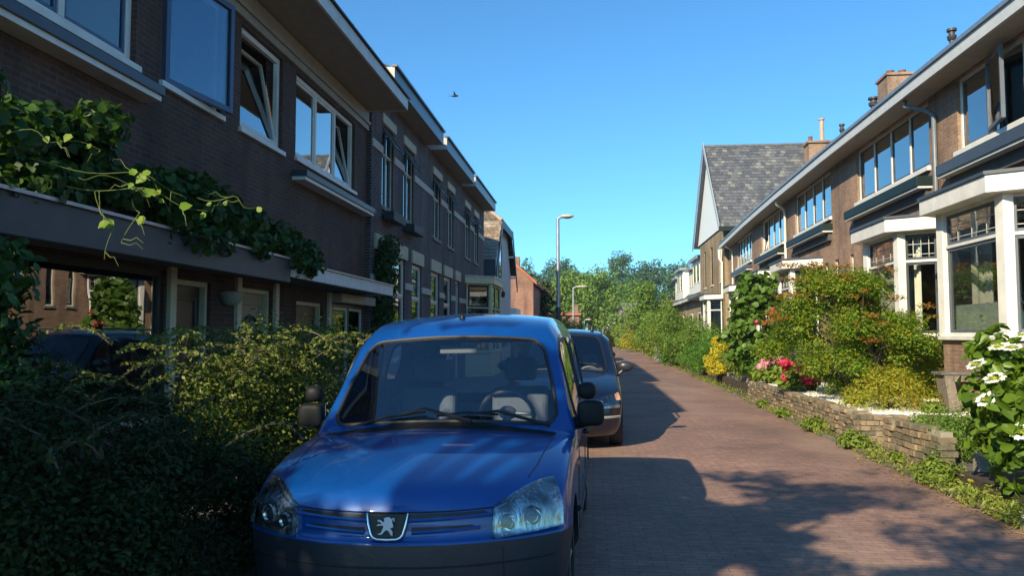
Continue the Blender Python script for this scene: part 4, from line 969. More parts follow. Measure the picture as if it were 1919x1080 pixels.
# grille slots, chrome shield, badge
dy=Vector((0,1,0))
for z0,z1,x0,x1 in ((.722,.748,.10,.50),(.665,.686,.12,.44)):
    for sg in (-1,1):
        V.patch('grille_slot',[(sg*x0,-1,z0),(sg*x1,-1,z0+.012),(sg*(x1-.03),-1,z1+.004),(sg*x0,-1,z1)],dy,.004,BLACK,n=8)
        V.line('grille_bar',[(sg*x0,-1,z0-.006),(sg*(x1+.01),-1,z0+.008)],dy,.011,VB)
V.line('bonnet_edge',[(-.53,-1,.762),(-.3,-1,.757),(0,-1,.755),(.3,-1,.757),(.53,-1,.762)],dy,.0045,BLACK)
bd=V.patch('badge',[(-.066,-1,.643),(.066,-1,.643),(.098,-1,.752),(-.098,-1,.752)],dy,.014,BLACK,n=8,bulge=(0,0,0,0))
G=[(-.118,.75),(-.108,.69),(-.092,.635),(-.078,.617),(-.055,.609),(0,.607),(.055,.609),(.078,.617),(.092,.635),(.108,.69),(.118,.75)]
P=[]
for x,z in G:
    x*=.88; z=.634+(z-.607)*.86
    h=V.hit((x,-1,z),dy); P.append(h[0]-dy*.018)
m=MB(); m.tube(P,[.004]+[.008]*9+[.004],8); m.build('badge_frame', CHROME, bd, smooth=True)
# heraldic beast of the badge, cut from sheet
LION=[(505,755),(570,762),(605,748),(655,700),(700,650),(735,660),(790,710),(795,750),(850,790),(858,690),(820,640),(800,600),(850,600),(878,560),(862,520),(845,470),(850,420),(870,390),(890,400),(880,440),(895,462),(908,400),(885,372),(855,375),(815,405),(815,370),(760,350),(690,362),(642,395),(672,385),(655,410),(672,440),(640,470),(600,440),(575,418),(505,415),(515,455),(560,460),(600,500),(590,515),(520,515),(485,545),(500,560),(540,550),(635,545),(640,590),(615,640),(590,700),(560,735),(510,740)]
LH=[(800,590),(760,555),(800,500),(835,440),(830,470),(848,525),(862,560),(845,592)]
def lp(x,z): return ((x-705)/1512*.142*2.3, .697-(z-575)/1080*.1*2.25)
bm=bmesh.new()
yb=V.hit((0,-1,.67),dy)[0].y-.022
vv=[bm.verts.new((lp(*p)[0],yb,lp(*p)[1])) for p in LION]; f=bm.faces.new(vv); 
ex=bmesh.ops.extrude_face_region(bm,geom=[f]); 
for v in [g for g in ex['geom'] if isinstance(g,bmesh.types.BMVert)]: v.co.y-=.006
bmesh.ops.triangulate(bm,faces=bm.faces); bmesh.ops.recalc_face_normals(bm,faces=bm.faces)
me=bpy.data.meshes.new('lion_emblem'); bm.to_mesh(me); bm.free(); mkobj('lion_emblem',me,bd,[paint('emblem_silver',(.62,.68,.74),.4,metal=.25)])
V.line('bumper_groove',[(-.8,-1,.50),(-.4,-1,.50),(.4,-1,.50),(.8,-1,.50)],dy,.006,BLACK)
V.patch('lower_grille',[(-.45,-1,.27),(.45,-1,.27),(.48,-1,.36),(-.48,-1,.36)],dy,.004,BLACK)
for sg in (-1,1): V.line('bumper_seam',[(sg*.56,-1,.58),(sg*.565,-1,.40)],dy,.004,BLACK)
# seams, wipers, cowl, mirrors, antenna, washer jets
dz=Vector((0,0,-1))
for sg in (-1,1):
    V.line('bonnet_seam',[(sg*.755,1.2,2),(sg*.735,.9,2),(sg*.70,.55,2),(sg*.665,.40,2)],dz,.0035,BLACK)
    V.line('door_seam',[(sg*2,1.42,.35),(sg*2,1.42,.93)],(-sg,0,0),.004,BLACK); V.line('door_seam',[(sg*2,2.66,.35),(sg*2,2.66,1.0)],(-sg,0,0),.004,BLACK)
    V.line('rubbing_strip',[(sg*2,1.25,.52),(sg*2,3.1,.52)],(-sg,0,0),.022,PLAST)
    h=V.hit((sg*2,2.5,.86),(-sg,0,0)); m=MB(); m.tube([h[0],h[0]+Vector((sg*.03,-.02,0)),h[0]+Vector((sg*.03,-.15,0)),h[0]+Vector((0,-.17,0))],.012,6); m.build('door_handle',PLAST,vb,smooth=True)
V.patch('cowl',[(-.74,1.15,2),(.74,1.15,2),(.76,1.235,2),(-.76,1.235,2)],dz,.006,PLAST,n=14)
def ws(x,y,off=.012):
    h=V.hit((x,y,2.5),dz); return h[0]+Vector((0,-off*.6,off))
for (a,b,c) in (((-.62,1.25),(-.10,1.275),(.22,1.21)),((-.02,1.25),(.38,1.285),(.72,1.28))):
    m=MB(); m.tube([ws(*a,.02),ws((a[0]+b[0])/2,(a[1]+b[1])/2+.01,.02),ws(*b,.02)],.008,6); m.tube([ws((a[0]+b[0])/2,(a[1]+b[1])/2,.02),ws(*b,.045),ws(*c,.03)],[.006,.010,.014],6)
    m.build('wiper',BLACK,vb,smooth=True)
h=V.hit((0.0,2.08,2.5),dz)[0]; m=MB(); m.lathe([(.0,.03),(.018,.028),(.024,.0)],h,10); m.tube([h+Vector((0,0,.02)),h+Vector((.03,.30,.10)),h+Vector((.05,.52,.19))],.003,5); m.build('aerial',BLACK,vb,smooth=True)
m=MB(); m.box(-.14,.14,1.90,1.915,1.50,1.565); o=m.build('interior_mirror',paint('mirror_back',(.25,.26,.25),.4),vb,bevel=.02,segs=3)
m=MB(); m.tube([(0,1.91,1.55),(0,1.90,1.62)],.012,6); m.build('mirror_stalk',BLACK,o)
for sg in (-1,1):
    T=Matrix.Translation((sg*.965,1.50,1.15))
    m=MB(T); m.M=T
    def sq(c,r,e=.55,n=20,k=12):
        vs_=[];fs_=[]
        sp=lambda t:(abs(t)**e)*(1 if t>=0 else -1)
        for a_ in range(k+1):
            la=-math.pi/2+math.pi*a_/k
            for b_ in range(n):
                lo=2*math.pi*b_/n; vs_.append((c[0]+r[0]*sp(math.cos(la))*sp(math.cos(lo)),c[1]+r[1]*sp(math.cos(la))*sp(math.sin(lo)),c[2]+r[2]*sp(math.sin(la))))
        for a_ in range(k):
            for b_ in range(n): fs_.append((a_*n+b_,a_*n+(b_+1)%n,(a_+1)*n+(b_+1)%n,(a_+1)*n+b_))
        m.add(vs_,fs_)
    sq((sg*.01,0,-.055),(.09,.055,.085),.5); sq((-sg*.012,-.005,.095),(.062,.055,.058),.8)
    m.tube([(-sg*.15,.03,-.13),(-sg*.08,.015,-.12),(0,0,-.09)],[.035,.045,.05],8); o=m.build('door_mirror',PLAST,vb,smooth=True)
    m=MB(T); m.box(sg*.01-.08,sg*.01+.08,.058,.066,-.13,.02); m.build('mirror_glass',CHROME,o,bevel=.01)
# interior
m=MB(); m.prism([(-.76,.70),(.76,.70),(.76,.93),(-.76,.93)],1.38,1.80); m.build('dashboard',paint('dash_plastic',(.05,.052,.055),.6),vb,bevel=.05,segs=3)
steering(vb,(.37,1.80,1.06),.19,paint('steering_grey',(.10,.10,.105),.4))
for x in (-.38,.38): seat(vb,x,2.38,.56,paint('van_seat',(.15,.16,.19),.85))
m=MB(); m.box(-.74,.74,2.9,2.93,.5,1.05); m.build('load_divider',SEAT,vb)
m=MB(); m.box(-.72,.72,1.6,3.9,.34,.38); m.build('floor_panel',DARKIN,vb)
m=MB(); m.box(-.15,.15,-.035,-.02,.36,.46); m.build('number_plate', paint('plate_yellow',(.55,.42,.05),.4), vb, bevel=.004)
# ---------------------------------------------------------------- cars behind the van
class Mpv(Van):
    def wheels(s): return [(sg*.84,y,.33,.385) for sg in (-1,1) for y in (.88,3.52)]
def mpv(loc, rz, label, col, H=1.62, L=4.25, interior=True, rails=True, name='parked_car', xs=1.0):
    q=H/1.62; fw=.87*xs
    def rr(z,w,wtop,zt,belt=.98):   # rows
        return z
    S=[]
    def st(y,sb,crown,top,w7,belt,w6=None,z6=None,**k):
        w6=w6 or .86; z6=z6 or top-.03
        r=[(.78,.2),(.85,.3),(fw,.52),(fw+.01,.68),(fw,min(.86,top-.10)),(fw-.02,min(belt,top-.06)),(w6,z6),(w7,top)]
        S.append(dict(y=y,sb=sb,crown=crown,rows=[(a*xs,b) for a,b in r],**k))
    st(0,.42,.03,.70,.80,.66,.83,.68,yo={0:.06,1:-.02,2:-.02,7:.07}); st(.16,.38,.05,.80,.80,.76,.84,.78); st(.55,.18,.08,.90,.80,.86,.84,.88)
    st(.98,.06,.07,1.0,.79,.93,.83,.98); st(1.06,.13,.07,1.03,.77,.95,.82,1.0,ws=1)
    st(1.78,.08,.05,H-.13,.60,.98,.70,H-.2,sw=1,yo={4:-.15,5:-.45,6:-.06}); st(1.95,.05,.05,H-.07,.58,.98,.70,H-.17,sw=1,yo={5:-.2})
    st(2.45,0,.05,H-.045,.57,.98,.71,H-.16); st(2.53,0,.05,H-.045,.57,.98,.71,H-.16,sw=1); st(3.3,0,.05,H-.05,.57,.98,.70,H-.17); st(3.38,0,.05,H-.055,.57,.98,.70,H-.17,sw=1)
    st(3.9,-.02,.05,H-.09,.56,.98,.69,H-.2); st(L-.14,-.08,.04,H-.22,.58,.98,.70,H-.3); st(L,-.16,.03,1.05,.70,.95,.78,1.0)
    root=empty(name,(0,0,0),label,'car',rz=rz,world=False); root.location=loc
    C=Mpv(root,[0,.4,.78,.90,1.0],S,7)
    PM=carpaint(name+'_paint_%d'%len(MATS),col,.15); MATS[PM.name]=PM
    C.part('body',{'body'},PM); C.part('bumper',{'bumper','under'},PM if interior else PLAST); C.part('wheel_arch',{'arch'},BLACK)
    C.part('windshield',{'windshield'},glassmat('windshield_glass'),seal=BLACK); C.part('side_window',{'side_window'},CARGLASS,seal=BLACK)
    for sg in (-1,1):
        for y in (.88,3.52): wheel(root,sg*.79*xs,y,.325,.2,sg)
        d=Vector((-.5*sg,.86,0)); pt=lambda x,y,z: Vector((sg*x*xs,y,z))-d*1.2
        hl=C.patch('headlight',[pt(.5,.03,.60),pt(.80,.40,.60),pt(.84,.42,.80),pt(.52,.05,.70)],d,.006,REFL,bulge=(0,0,.1,0))
        C.patch('lens',[pt(.5,.03,.60),pt(.80,.40,.60),pt(.84,.42,.80),pt(.52,.05,.70)],d,.028,LENS,parent=hl,bulge=(0,0,.1,0))
        C.patch('indicator',[pt(.795,.40,.70),pt(.855,.46,.70),pt(.86,.48,.80),pt(.80,.40,.78)],d,.03,paint('indicator_clear_orange',(.5,.27,.18),.15),parent=hl)
        C.patch('tail_light',[(sg*2,L-.22,.85),(sg*2,L-.06,.85),(sg*2,L-.10,1.22),(sg*2,L-.30,1.22)],(-sg,0,0),.012,paint('tail_red',(.5,.02,.02),.2))
        m=MB(); m.ball((sg*(.955*xs),1.42,1.15),1,14,8,(.125,.07,.085)); m.tube([(sg*.82*xs,1.42,1.0),(sg*.93*xs,1.42,1.10)],.03,8); o=m.build('door_mirror',paint('mirror_shell',(.03,.032,.04),.35),root,smooth=True)
        m=MB(); m.box(sg*.955*xs-.1,sg*.955*xs+.1,1.48,1.495,1.09,1.21); m.build('mirror_glass',CHROME,o,bevel=.01)
        if rails:
            m=MB(); m.tube([(sg*.60*xs,2.0,H-.08),(sg*.61*xs,2.1,H+.015),(sg*.62*xs,3.6,H+.005),(sg*.61*xs,3.7,H-.10)],.017,8); m.build('roof_rail',METAL,root,smooth=True)
        C.line('door_seam',[(sg*2,1.35,.35),(sg*2,1.35,.9)],(-sg,0,0),.004,BLACK); C.line('door_seam',[(sg*2,2.5,.35),(sg*2,2.5,.95)],(-sg,0,0),.004,BLACK)
    C.line('bonnet_edge',[(-.48,-1,.695),(0,-1,.69),(.48,-1,.695)],(0,1,0),.005,BLACK)
    gr=C.patch('grille',[(-.42,-1,.56),(.42,-1,.56),(.42,-1,.66),(-.42,-1,.66)],(0,1,0),.005,BLACK)
    C.patch('lower_grille',[(-.5,-1,.28),(.5,-1,.28),(.5,-1,.40),(-.5,-1,.40)],(0,1,0),.005,BLACK)
    C.line('bumper_strip',[(-.84,-1.0,.47),(-.4,-1,.47),(.4,-1,.47),(.84,-1,.47)],(0,1,0),.02,paint('strip_grey',(.30,.29,.27),.5))
    if interior:
        h=C.hit((.42,2.25,3),dz)
        m=MB(); m.tube([h[0],h[0]+Vector((.0,.02,.07))],.03,8); m.tube([h[0]+Vector((0,0,.03)),h[0]+Vector((.0,.3,.1))],.004,5); m.build('aerial',BLACK,root)
        steering(root,(.38,1.74,.97),.18,paint('steering_pale',(.3,.3,.3),.5)); m=MB(); m.prism([(-.76,.70),(.76,.70),(.76,.93),(-.76,.93)],1.25,1.6); m.build('dashboard',paint('dash_plastic',(.05,.052,.055),.6),root,bevel=.04)
        for x in (-.38,.38): seat(root,x,2.35,.42,SEAT)
        def w2(x,y,off): hh=C.hit((x,y,2.5),dz); return hh[0]+Vector((0,-off*.6,off))
        for (a,b) in (((-.6,1.14),(.05,1.2)),((.0,1.14),(.62,1.2))):
            m=MB(); m.tube([w2(*a,.02),w2((a[0]+b[0])/2,1.22,.02),w2(*b,.03)],.008,6); m.build('wiper',BLACK,root)
    return root
mpv((-.46,10.95,0), R(-1.0), 'dark blue people carrier with roof rails parked right behind the blue van', (.003,.006,.022), H=1.74)
mpv((-.52,17.9,0), R(-.5), 'dark car parked third in line behind the people carrier', (.02,.024,.028), H=1.76, L=4.3, interior=False)
# ================================================================ plants
def clump_pts(cl, n, seed, inner=.5, updir=.5):
    """cl: (cx,cy,cz,rx,ry,rz[,weight])"""
    g = np.random.default_rng(seed); C = np.array([c[:6] for c in cl],float)
    wgt = np.array([ (c[3]*c[4]+c[4]*c[5]+c[3]*c[5])*(c[6] if len(c)>6 else 1) for c in cl]); wgt /= wgt.sum()
    k = g.choice(len(cl), n, p=wgt); d = g.normal(size=(n,3)); d /= np.linalg.norm(d,axis=1)[:,None]
    r = inner+(1-inner)*g.random(n)**.6; r *= 1+.22*g.normal(size=n)*.5
    P = C[k,:3]+d*C[k,3:6]*r[:,None]
    N = d*.8+g.normal(size=(n,3))*.45; N[:,2] += updir; N /= np.linalg.norm(N,axis=1)[:,None]
    return P, N
def leaves(name, P, N, size, mat, parent=None, seed=0, aspect=.55, big=False, var=.35, droop=0, zmin=None, recolor=None):
    g = np.random.default_rng(seed+99)
    if zmin is not None: k = P[:,2] > zmin; P = P[k]; N = N[k]
    n = len(P); T = g.normal(size=(n,3)); T -= N*(T*N).sum(1)[:,None]; T /= np.linalg.norm(T,axis=1)[:,None]
    if droop: T[:,2] -= droop; T /= np.linalg.norm(T,axis=1)[:,None]
    B = np.cross(N,T); s = size*(1+var*(g.random(n)*2-1)); s = s[:,None]
    O = org(parent) if parent else Vector((0,0,0)); P = P-np.array(O)
    if not big:
        V = np.stack([P-T*s*.5, P+B*s*aspect*.5+N*s*.1, P+T*s*.5, P-B*s*aspect*.5+N*s*.1],1).reshape(-1,3); m = 4
        F = np.arange(n*4).reshape(n,4); ls = 4; nf = n
        loops = F.reshape(-1); starts = np.arange(n)*4; tot = np.full(n,4)
    else:
        a = aspect
        V = np.stack([P-T*s*.5, P-T*s*.25+B*s*a*.48+N*s*.07, P+T*s*.12+B*s*a*.42+N*s*.09, P+T*s*.55-N*s*.08, P+T*s*.12-B*s*a*.42+N*s*.09, P-T*s*.25-B*s*a*.48+N*s*.07],1).reshape(-1,3)
        b = (np.arange(n)*6)[:,None]
        F = np.concatenate([b+np.array([0,1,2,3]), b+np.array([3,4,5,0])],1); loops = F.reshape(-1); starts = np.arange(n*2)*4; tot = np.full(n*2,4)
    me = bpy.data.meshes.new(name); me.vertices.add(len(V)); me.vertices.foreach_set('co', V.astype('f').ravel())
    me.loops.add(len(loops)); me.loops.foreach_set('vertex_index', loops.astype('i')); me.polygons.add(len(starts))
    me.polygons.foreach_set('loop_start', starts.astype('i'))
    try: me.polygons.foreach_set('loop_total', tot.astype('i'))
    except Exception: pass
    me.update(calc_edges=True); me.validate()
    me.materials.append(mat); o = bpy.data.objects.new(name, me); COL.objects.link(o)
    if parent: o.parent = parent
    return o
def sub_clumps(c, k, rr, seed, flat=1.0, zmin=None):
    g = random.Random(seed); out = []
    cx,cy,cz,rx,ry,rz = c
    for i in range(k):
        while True:
            d = Vector((g.gauss(0,1),g.gauss(0,1),g.gauss(0,1))); d.normalize(); t = g.uniform(.45,.95)
            if zmin is None or cz+d.z*rz*t > zmin: break
        s = rr*g.uniform(.65,1.3); out.append((cx+d.x*rx*t,cy+d.y*ry*t,cz+d.z*rz*t,s,s,s*flat))
    return out
BARK = paint('bark',(.10,.075,.055),.9,var=.4,sc=14,bump=.7)
def stems(root, base, cl, n, r0, seed, name='branches', mat=BARK, curve=.25):
    g = random.Random(seed); m = MB()
    for i in range(n):
        c = cl[g.randrange(len(cl))]; a = Vector(base)+Vector((g.uniform(-r0,r0)*2,g.uniform(-r0,r0)*2,0)); b = Vector(c[:3]); mid = a.lerp(b,.5)+Vector((g.uniform(-1,1),g.uniform(-1,1),g.uniform(0,1)))*(b-a).length*curve*.4
        m.tube([a,a.lerp(mid,.6),mid,mid.lerp(b,.5),b],[r0,r0*.8,r0*.6,r0*.4,r0*.2],5)
    return m.build(name, mat, root, smooth=True)
def shrub(name, base, cl, n, size, mat, label, cat='shrub', seed=1, group=None, aspect=.55, big=False, inner=.45, updir=.5, nst=14, r0=.012, zmin=None, droop=0, var=.35, part='foliage'):
    root = empty(name, base, label, cat, group)
    P,N = clump_pts(cl, n, seed, inner, updir)
    leaves(part, P, N, size, mat, root, seed, aspect, big, var, droop, zmin if zmin is not None else base[2]+.02)
    stems(root, base, cl, nst, r0, seed, 'stems'); return root
def tree(name, base, cl, n, size, mat, label, tr, seed=1, group=None, limbs=10, aspect=.6, inner=.35, updir=.45, fork=.5):
    root = empty(name, base, label, 'tree', group); P,N = clump_pts(cl, n, seed, inner, updir)
    leaves('crown', P, N, size, mat, root, seed, aspect)
    ztop = max(c[2] for c in cl); zc = sum(c[2] for c in cl)/len(cl); xc = sum(c[0] for c in cl)/len(cl); yc = sum(c[1] for c in cl)/len(cl)
    g = random.Random(seed); m = MB(); f = Vector((base[0]*.5+xc*.5,base[1]*.5+yc*.5,base[2]+(zc-base[2])*fork))
    m.tube([base,Vector(base).lerp(f,.5)+Vector((tr*.3,0,0)),f,Vector((xc,yc,ztop))],[tr*1.3,tr,tr*.8,tr*.15],8)
    for i in range(limbs):
        c = cl[g.randrange(len(cl))]; b = Vector(c[:3]); a = f.lerp(Vector((xc,yc,ztop)),g.random()*.5)
        m.tube([a,a.lerp(b,.5)+Vector((0,0,(b-a).length*.12)),b],[tr*.5,tr*.3,tr*.08],6)
    m.build('trunk', BARK, root, smooth=True); return root
L_MAPLE = leafmat('maple_leaf',[(.22,.33,.02),(.14,.25,.02),(.10,.20,.018),(.19,.30,.02),(.30,.28,.02)],.45,sc=1.4)
L_MAPLER = leafmat('maple_red_leaf',[(0.348,0.145,0.029),(0.435,0.131,0.029),(0.29,0.174,0.029),(0.174,0.203,0.029)],.4,sc=2)
L_YEL = leafmat('yellow_green_leaf',[(0.465,0.372,0.031),(0.31,0.341,0.031),(0.217,0.295,0.0232),(0.527,0.341,0.031)],.4)
L_BIG = leafmat('broad_green_leaf',[(.06,.13,.02),(.10,.19,.028),(.15,.25,.04),(.08,.16,.02)],.4,.42)
L_VIB = leafmat('viburnum_leaf',[(.05,.095,.01),(.09,.16,.015),(.16,.25,.025),(.11,.19,.015)],.38,.4)
L_GOLD = leafmat('golden_leaf',[(0.62,0.5,0.02),(0.55,0.46,0.03),(0.38,0.4,0.03),(0.65,0.52,0.04)],.35)
L_BOX = leafmat('box_leaf',[(0.058,0.145,0.0174),(0.087,0.203,0.0217),(0.123,0.261,0.029)],.3)
L_MID = leafmat('mid_leaf',[(0.0725,0.145,0.0261),(0.109,0.203,0.029),(0.145,0.246,0.0362),(0.203,0.29,0.0435)],.35,sc=.6)
L_FRESH = leafmat('fresh_leaf',[(.13,.20,.03),(.17,.25,.035),(.24,.31,.045),(.15,.22,.03)],.4,sc=.5)
L_HEDGE = leafmat('hedge_leaf',[(0.05,0.075,0.01),(0.08,0.115,0.014),(0.13,0.165,0.02),(0.17,0.19,0.025)],.25,.5,sc=1.6)
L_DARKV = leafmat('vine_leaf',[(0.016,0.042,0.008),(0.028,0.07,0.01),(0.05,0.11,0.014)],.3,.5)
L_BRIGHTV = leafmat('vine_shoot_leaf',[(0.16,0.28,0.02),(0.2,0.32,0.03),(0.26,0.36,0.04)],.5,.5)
L_WOOD = leafmat('forest_leaf',[(0.0297,0.0743,0.0405),(0.0473,0.115,0.054),(0.0675,0.149,0.0607),(0.0878,0.176,0.0675)],.25,sc=.12)
L_LIME = leafmat('lime_tree_leaf',[(.09,.17,.03),(.13,.22,.035),(.18,.29,.045),(.24,.34,.06)],.35,sc=.22)
L_PUZ = leafmat('monkey_puzzle_leaf',[(0.0435,0.0798,0.0319),(0.0725,0.116,0.0435),(0.116,0.145,0.0508)],.15)
L_GRASS = leafmat('grass_blade',[(0.145,0.232,0.029),(0.232,0.29,0.0435),(0.362,0.348,0.0725),(0.116,0.217,0.029)],.35)
PINK = leafmat('hot_pink_petal',[(.75,.05,.13),(.85,.10,.22),(.65,.04,.12)],.3); PALEP = leafmat('pale_pink_petal',[(.78,.32,.50),(.85,.45,.58),(.7,.28,.45)],.3)
WHP = leafmat('white_petal',[(.78,.78,.70),(.85,.85,.80),(.8,.8,.72)],.2); LIMEP = leafmat('lime_floret',[(.35,.42,.04),(.45,.48,.06),(.5,.5,.1)],.3)

# ---- right side
g_ = random.Random(11)
mc = []   # Japanese maple: flat layered tiers
for i in range(105):
    a = g_.uniform(0,6.28); t = g_.random()**.5; z = g_.uniform(.6,2.75); w = 1.45*math.sin(min(1,(3.15-z)/1.9+.18)*1.45)
    xm = 4.85+math.cos(a)*t*w*1.1
    if xm > 5.25 and z > 1.95-(xm-5.25)*.3: z = .6+(z-.6)*.5
    if z < 1.15 and xm < 4.5: continue
    mc.append((xm, 14.5+math.sin(a)*t*w*.85, z+g_.uniform(-.1,.1), .36, .36, .23))
root = empty('japanese_maple',(5.0,14.7,.46),'japanese maple with layered green and rust red foliage on the white gravel','tree')
P,N = clump_pts(mc, 62000, 5, .2, .9); leaves('crown',P,N,.06,L_MAPLE,root,5,.45)
mr = []
for i,(x,y,z) in enumerate(((4.3,14.4,2.75),(4.05,14.6,2.95),(4.7,14.2,2.9),(6.05,13.9,2.15),(6.3,13.7,1.3),(4.9,13.4,1.55),(4.45,13.5,1.6),(3.9,15,3.0),(3.8,14.6,2.7),(3.85,14.4,2.4),(5.2,14.0,2.5),(5.5,13.9,2.3),(4.35,14.0,2.35),(4.9,13.9,2.2))): mr.append((x-.15,y,z,.22,.2,.06))
for i in range(30):
    a = g_.uniform(2.6,6.2); z = g_.uniform(1.7,2.85); w = 1.5*math.sin(min(1,(3.15-z)/1.9+.18)*1.45)
    xm = 4.85+math.cos(a)*w*1.1
    if xm > 5.3 and z > 2.0: continue
    mr.append((xm,14.5+math.sin(a)*w*.85,z+.12,.18,.16,.05))
P,N = clump_pts(mr, 2600, 8, .2, 1.1); leaves('red_leaves',P,N,.06,L_MAPLER,root,6,.42)
stems(root,(5.0,14.7,.46),mc+mr,46,.035,4,'trunk',BARK,.5)
yc = [(4.72+.3*math.cos(a)*k,12.55+.25*math.sin(a)*k,.82+.22*(1-k),.24,.22,.24) for a in np.arange(0,6.2,.8) for k in (.5,1.2,2.0)]
root = shrub('shrub',(4.72,12.6,.46),yc,6500,.055,L_YEL,'low yellow green shrub with fine stems in front of the maple on white gravel',seed=3,aspect=.3,nst=60,r0=.006)
mal = []
for z in np.arange(.8,3.3,.26):
    w = .60*(1.2-abs(z-1.5)/2.0)
    for a in range(4): mal.append((4.45+g_.uniform(-.12,.12)+w*math.cos(a*1.57+z*3),21.3+w*math.sin(a*1.57+z*3),z,.30,.30,.2))
root = shrub('mallow',(4.45,21.3,.4),mal,2100,.17,L_BIG,'tall mallow with big bright green leaves left of the maple',seed=9,aspect=.9,big=True,nst=10,r0=.02,updir=.6)
fl=[]; 
for (x,y,z) in ((4.3,20.6,2.0),(4.75,20.6,2.3),(4.6,20.6,1.95)): fl.append((x,y,z,.08,.08,.08))
P,N = clump_pts(fl,60,3,.3,.2); leaves('flower',P,N,.08,PINK,root,3,.9)
shrub('golden_shrub',(4.1,25.6,.3),sub_clumps((4.15,25.6,.95,.5,.6,.62),30,.2,2),9500,.065,L_GOLD,'bright golden yellow shrub above the grey block wall',seed=4,aspect=.6,nst=10)
shrub('box_bush',(4.15,29.3,.2),sub_clumps((4.15,29.3,.75,.85,1.0,.55),34,.26,6),8000,.06,L_BOX,'round dense green box bush left of the golden shrub',seed=5,nst=10,zmin=.25)
for i,(x,y,z,rx,ry,rz,mt,lab) in enumerate((
   (4.6,23.4,.85,.8,1.2,.5,L_FRESH,'loose light green perennials between golden shrub and hydrangeas'),
   (5.3,20.3,.8,.7,.8,.5,L_MID,'low green plants with rusty tips at the foot of the mallow'),
   (5.4,26.5,.9,1.0,1.2,.7,L_MID,'dark green bush behind the golden shrub'),
   (5.2,31.5,1.1,.9,1.3,1.0,L_BOX,'dense green bush behind the round box bush'),
   (4.6,34,1.3,1.0,1.5,1.1,L_MID,'olive green bush with pale twigs near the last bay window'),
   (4.3,37.8,1.75,1.35,2.2,1.35,L_MID,'large rounded grey green bush hiding the foot of the gabled house'),
   (4.2,44,1.5,1.3,2.5,1.5,L_FRESH,'large light green bush behind the grey green one'),
   (4.3,40.2,.6,.9,1.2,.6,L_BOX,'low dark green bush at the kerb below the large rounded bushes'),
   (4.6,53,1.6,1.4,2.5,1.6,L_MID,'broad green bush half way down the street on the right'),
   (4.7,62,1.3,1.5,3,1.3,L_FRESH,'light green roadside bush beyond the iron fence'),
   (4.4,74,1.5,1.8,4,1.5,L_YEL,'yellow green bush far down the right side of the road'),
   (4.2,90,1.4,2.2,5,1.5,L_FRESH,'pale green bush at the far bend of the street'),
   (3.4,108,1.2,2.2,4,1.6,L_YEL,'small yellowish bush at the very end of the road'))):
    c = (x,y,z,rx,ry,rz); k = 30; s = .0022*y+.02
    shrub('bush',(x,y,.02),sub_clumps(c,k,min(rx,rz)*.42,20+i),int(5200*min(1.6,max(.7,rx*rz))),max(.06,s),mt,lab,cat='bush',seed=30+i,nst=14,group='bushes along the right of the road',zmin=.05)
# hydrangeas
def hydr(base,heads,mat,label,seed):
    root = shrub('hydrangea',base,sub_clumps((base[0],base[1],base[2]+.2,.38,.38,.2),16,.14,seed),900,.12,L_FRESH,label,cat='hydrangea',seed=seed,aspect=.7,big=True,nst=10,r0=.008)
    for i,(x,y,z) in enumerate(heads):
        P,N = clump_pts([(x,y,z,.105,.105,.085)],230,seed*10+i,.85,.1); leaves('flower_head',P,N,.045,mat,root,seed+i,.95)
    return root
g2=random.Random(5)
hydr((4.35,16.6,.46),[(4.33+g2.uniform(-.34,.40),16.5+g2.uniform(-.3,.2),.82+g2.uniform(-.14,.26)) for _ in range(13)],PINK,'hydrangea with hot pink flower heads on the wall end beside the maple',3)
hydr((4.3,19.0,.46),[(4.15,18.8,.98),(4.32,18.9,1.04),(4.5,19,1.02),(4.05,18.8,.86),(4.62,19.2,1.0)],PALEP,'smaller hydrangea with pale pink heads left of the hot pink one',5)
# far trees on the right and centre
tree('tree',(5.4,70,0),sub_clumps((5.2,70,4.1,2.2,2.8,2.5),34,.9,3),6500,.24,L_MID,'bushy green tree leaning over the right side of the street',.18,seed=7,group='street trees')
tree('tree',(-.4,104,0),sub_clumps((-.9,104,6.8,5.0,4.5,4.2),60,1.5,5)+sub_clumps((2.2,101,3.4,2.2,2.4,2.2),16,1.0,15),15000,.36,L_LIME,'big bright green tree in the middle of the view behind the lamps',.35,seed=8,group='street trees',limbs=18)
tree('tree',(7.5,128,0),sub_clumps((7.2,128,6.2,4,4,4.2),36,1.5,6),7000,.4,L_MID,'mid green tree right of the bright green one',.3,seed=9,group='street trees')
tree('tree',(-2.1,47,0),sub_clumps((-1.9,47,1.7,1.5,2.2,1.15),30,.6,9),6500,.14,L_FRESH,'low light green tree behind the parked cars on the left',.1,seed=10,group='street trees',fork=.4)
tree('tree',(-2.6,38,0),sub_clumps((-2.9,38,1.3,.9,1.6,1.0),22,.45,12),4200,.11,L_MID,'small olive green tree by the kerb near the tall lamp',.07,seed=11,group='street trees',fork=.4)
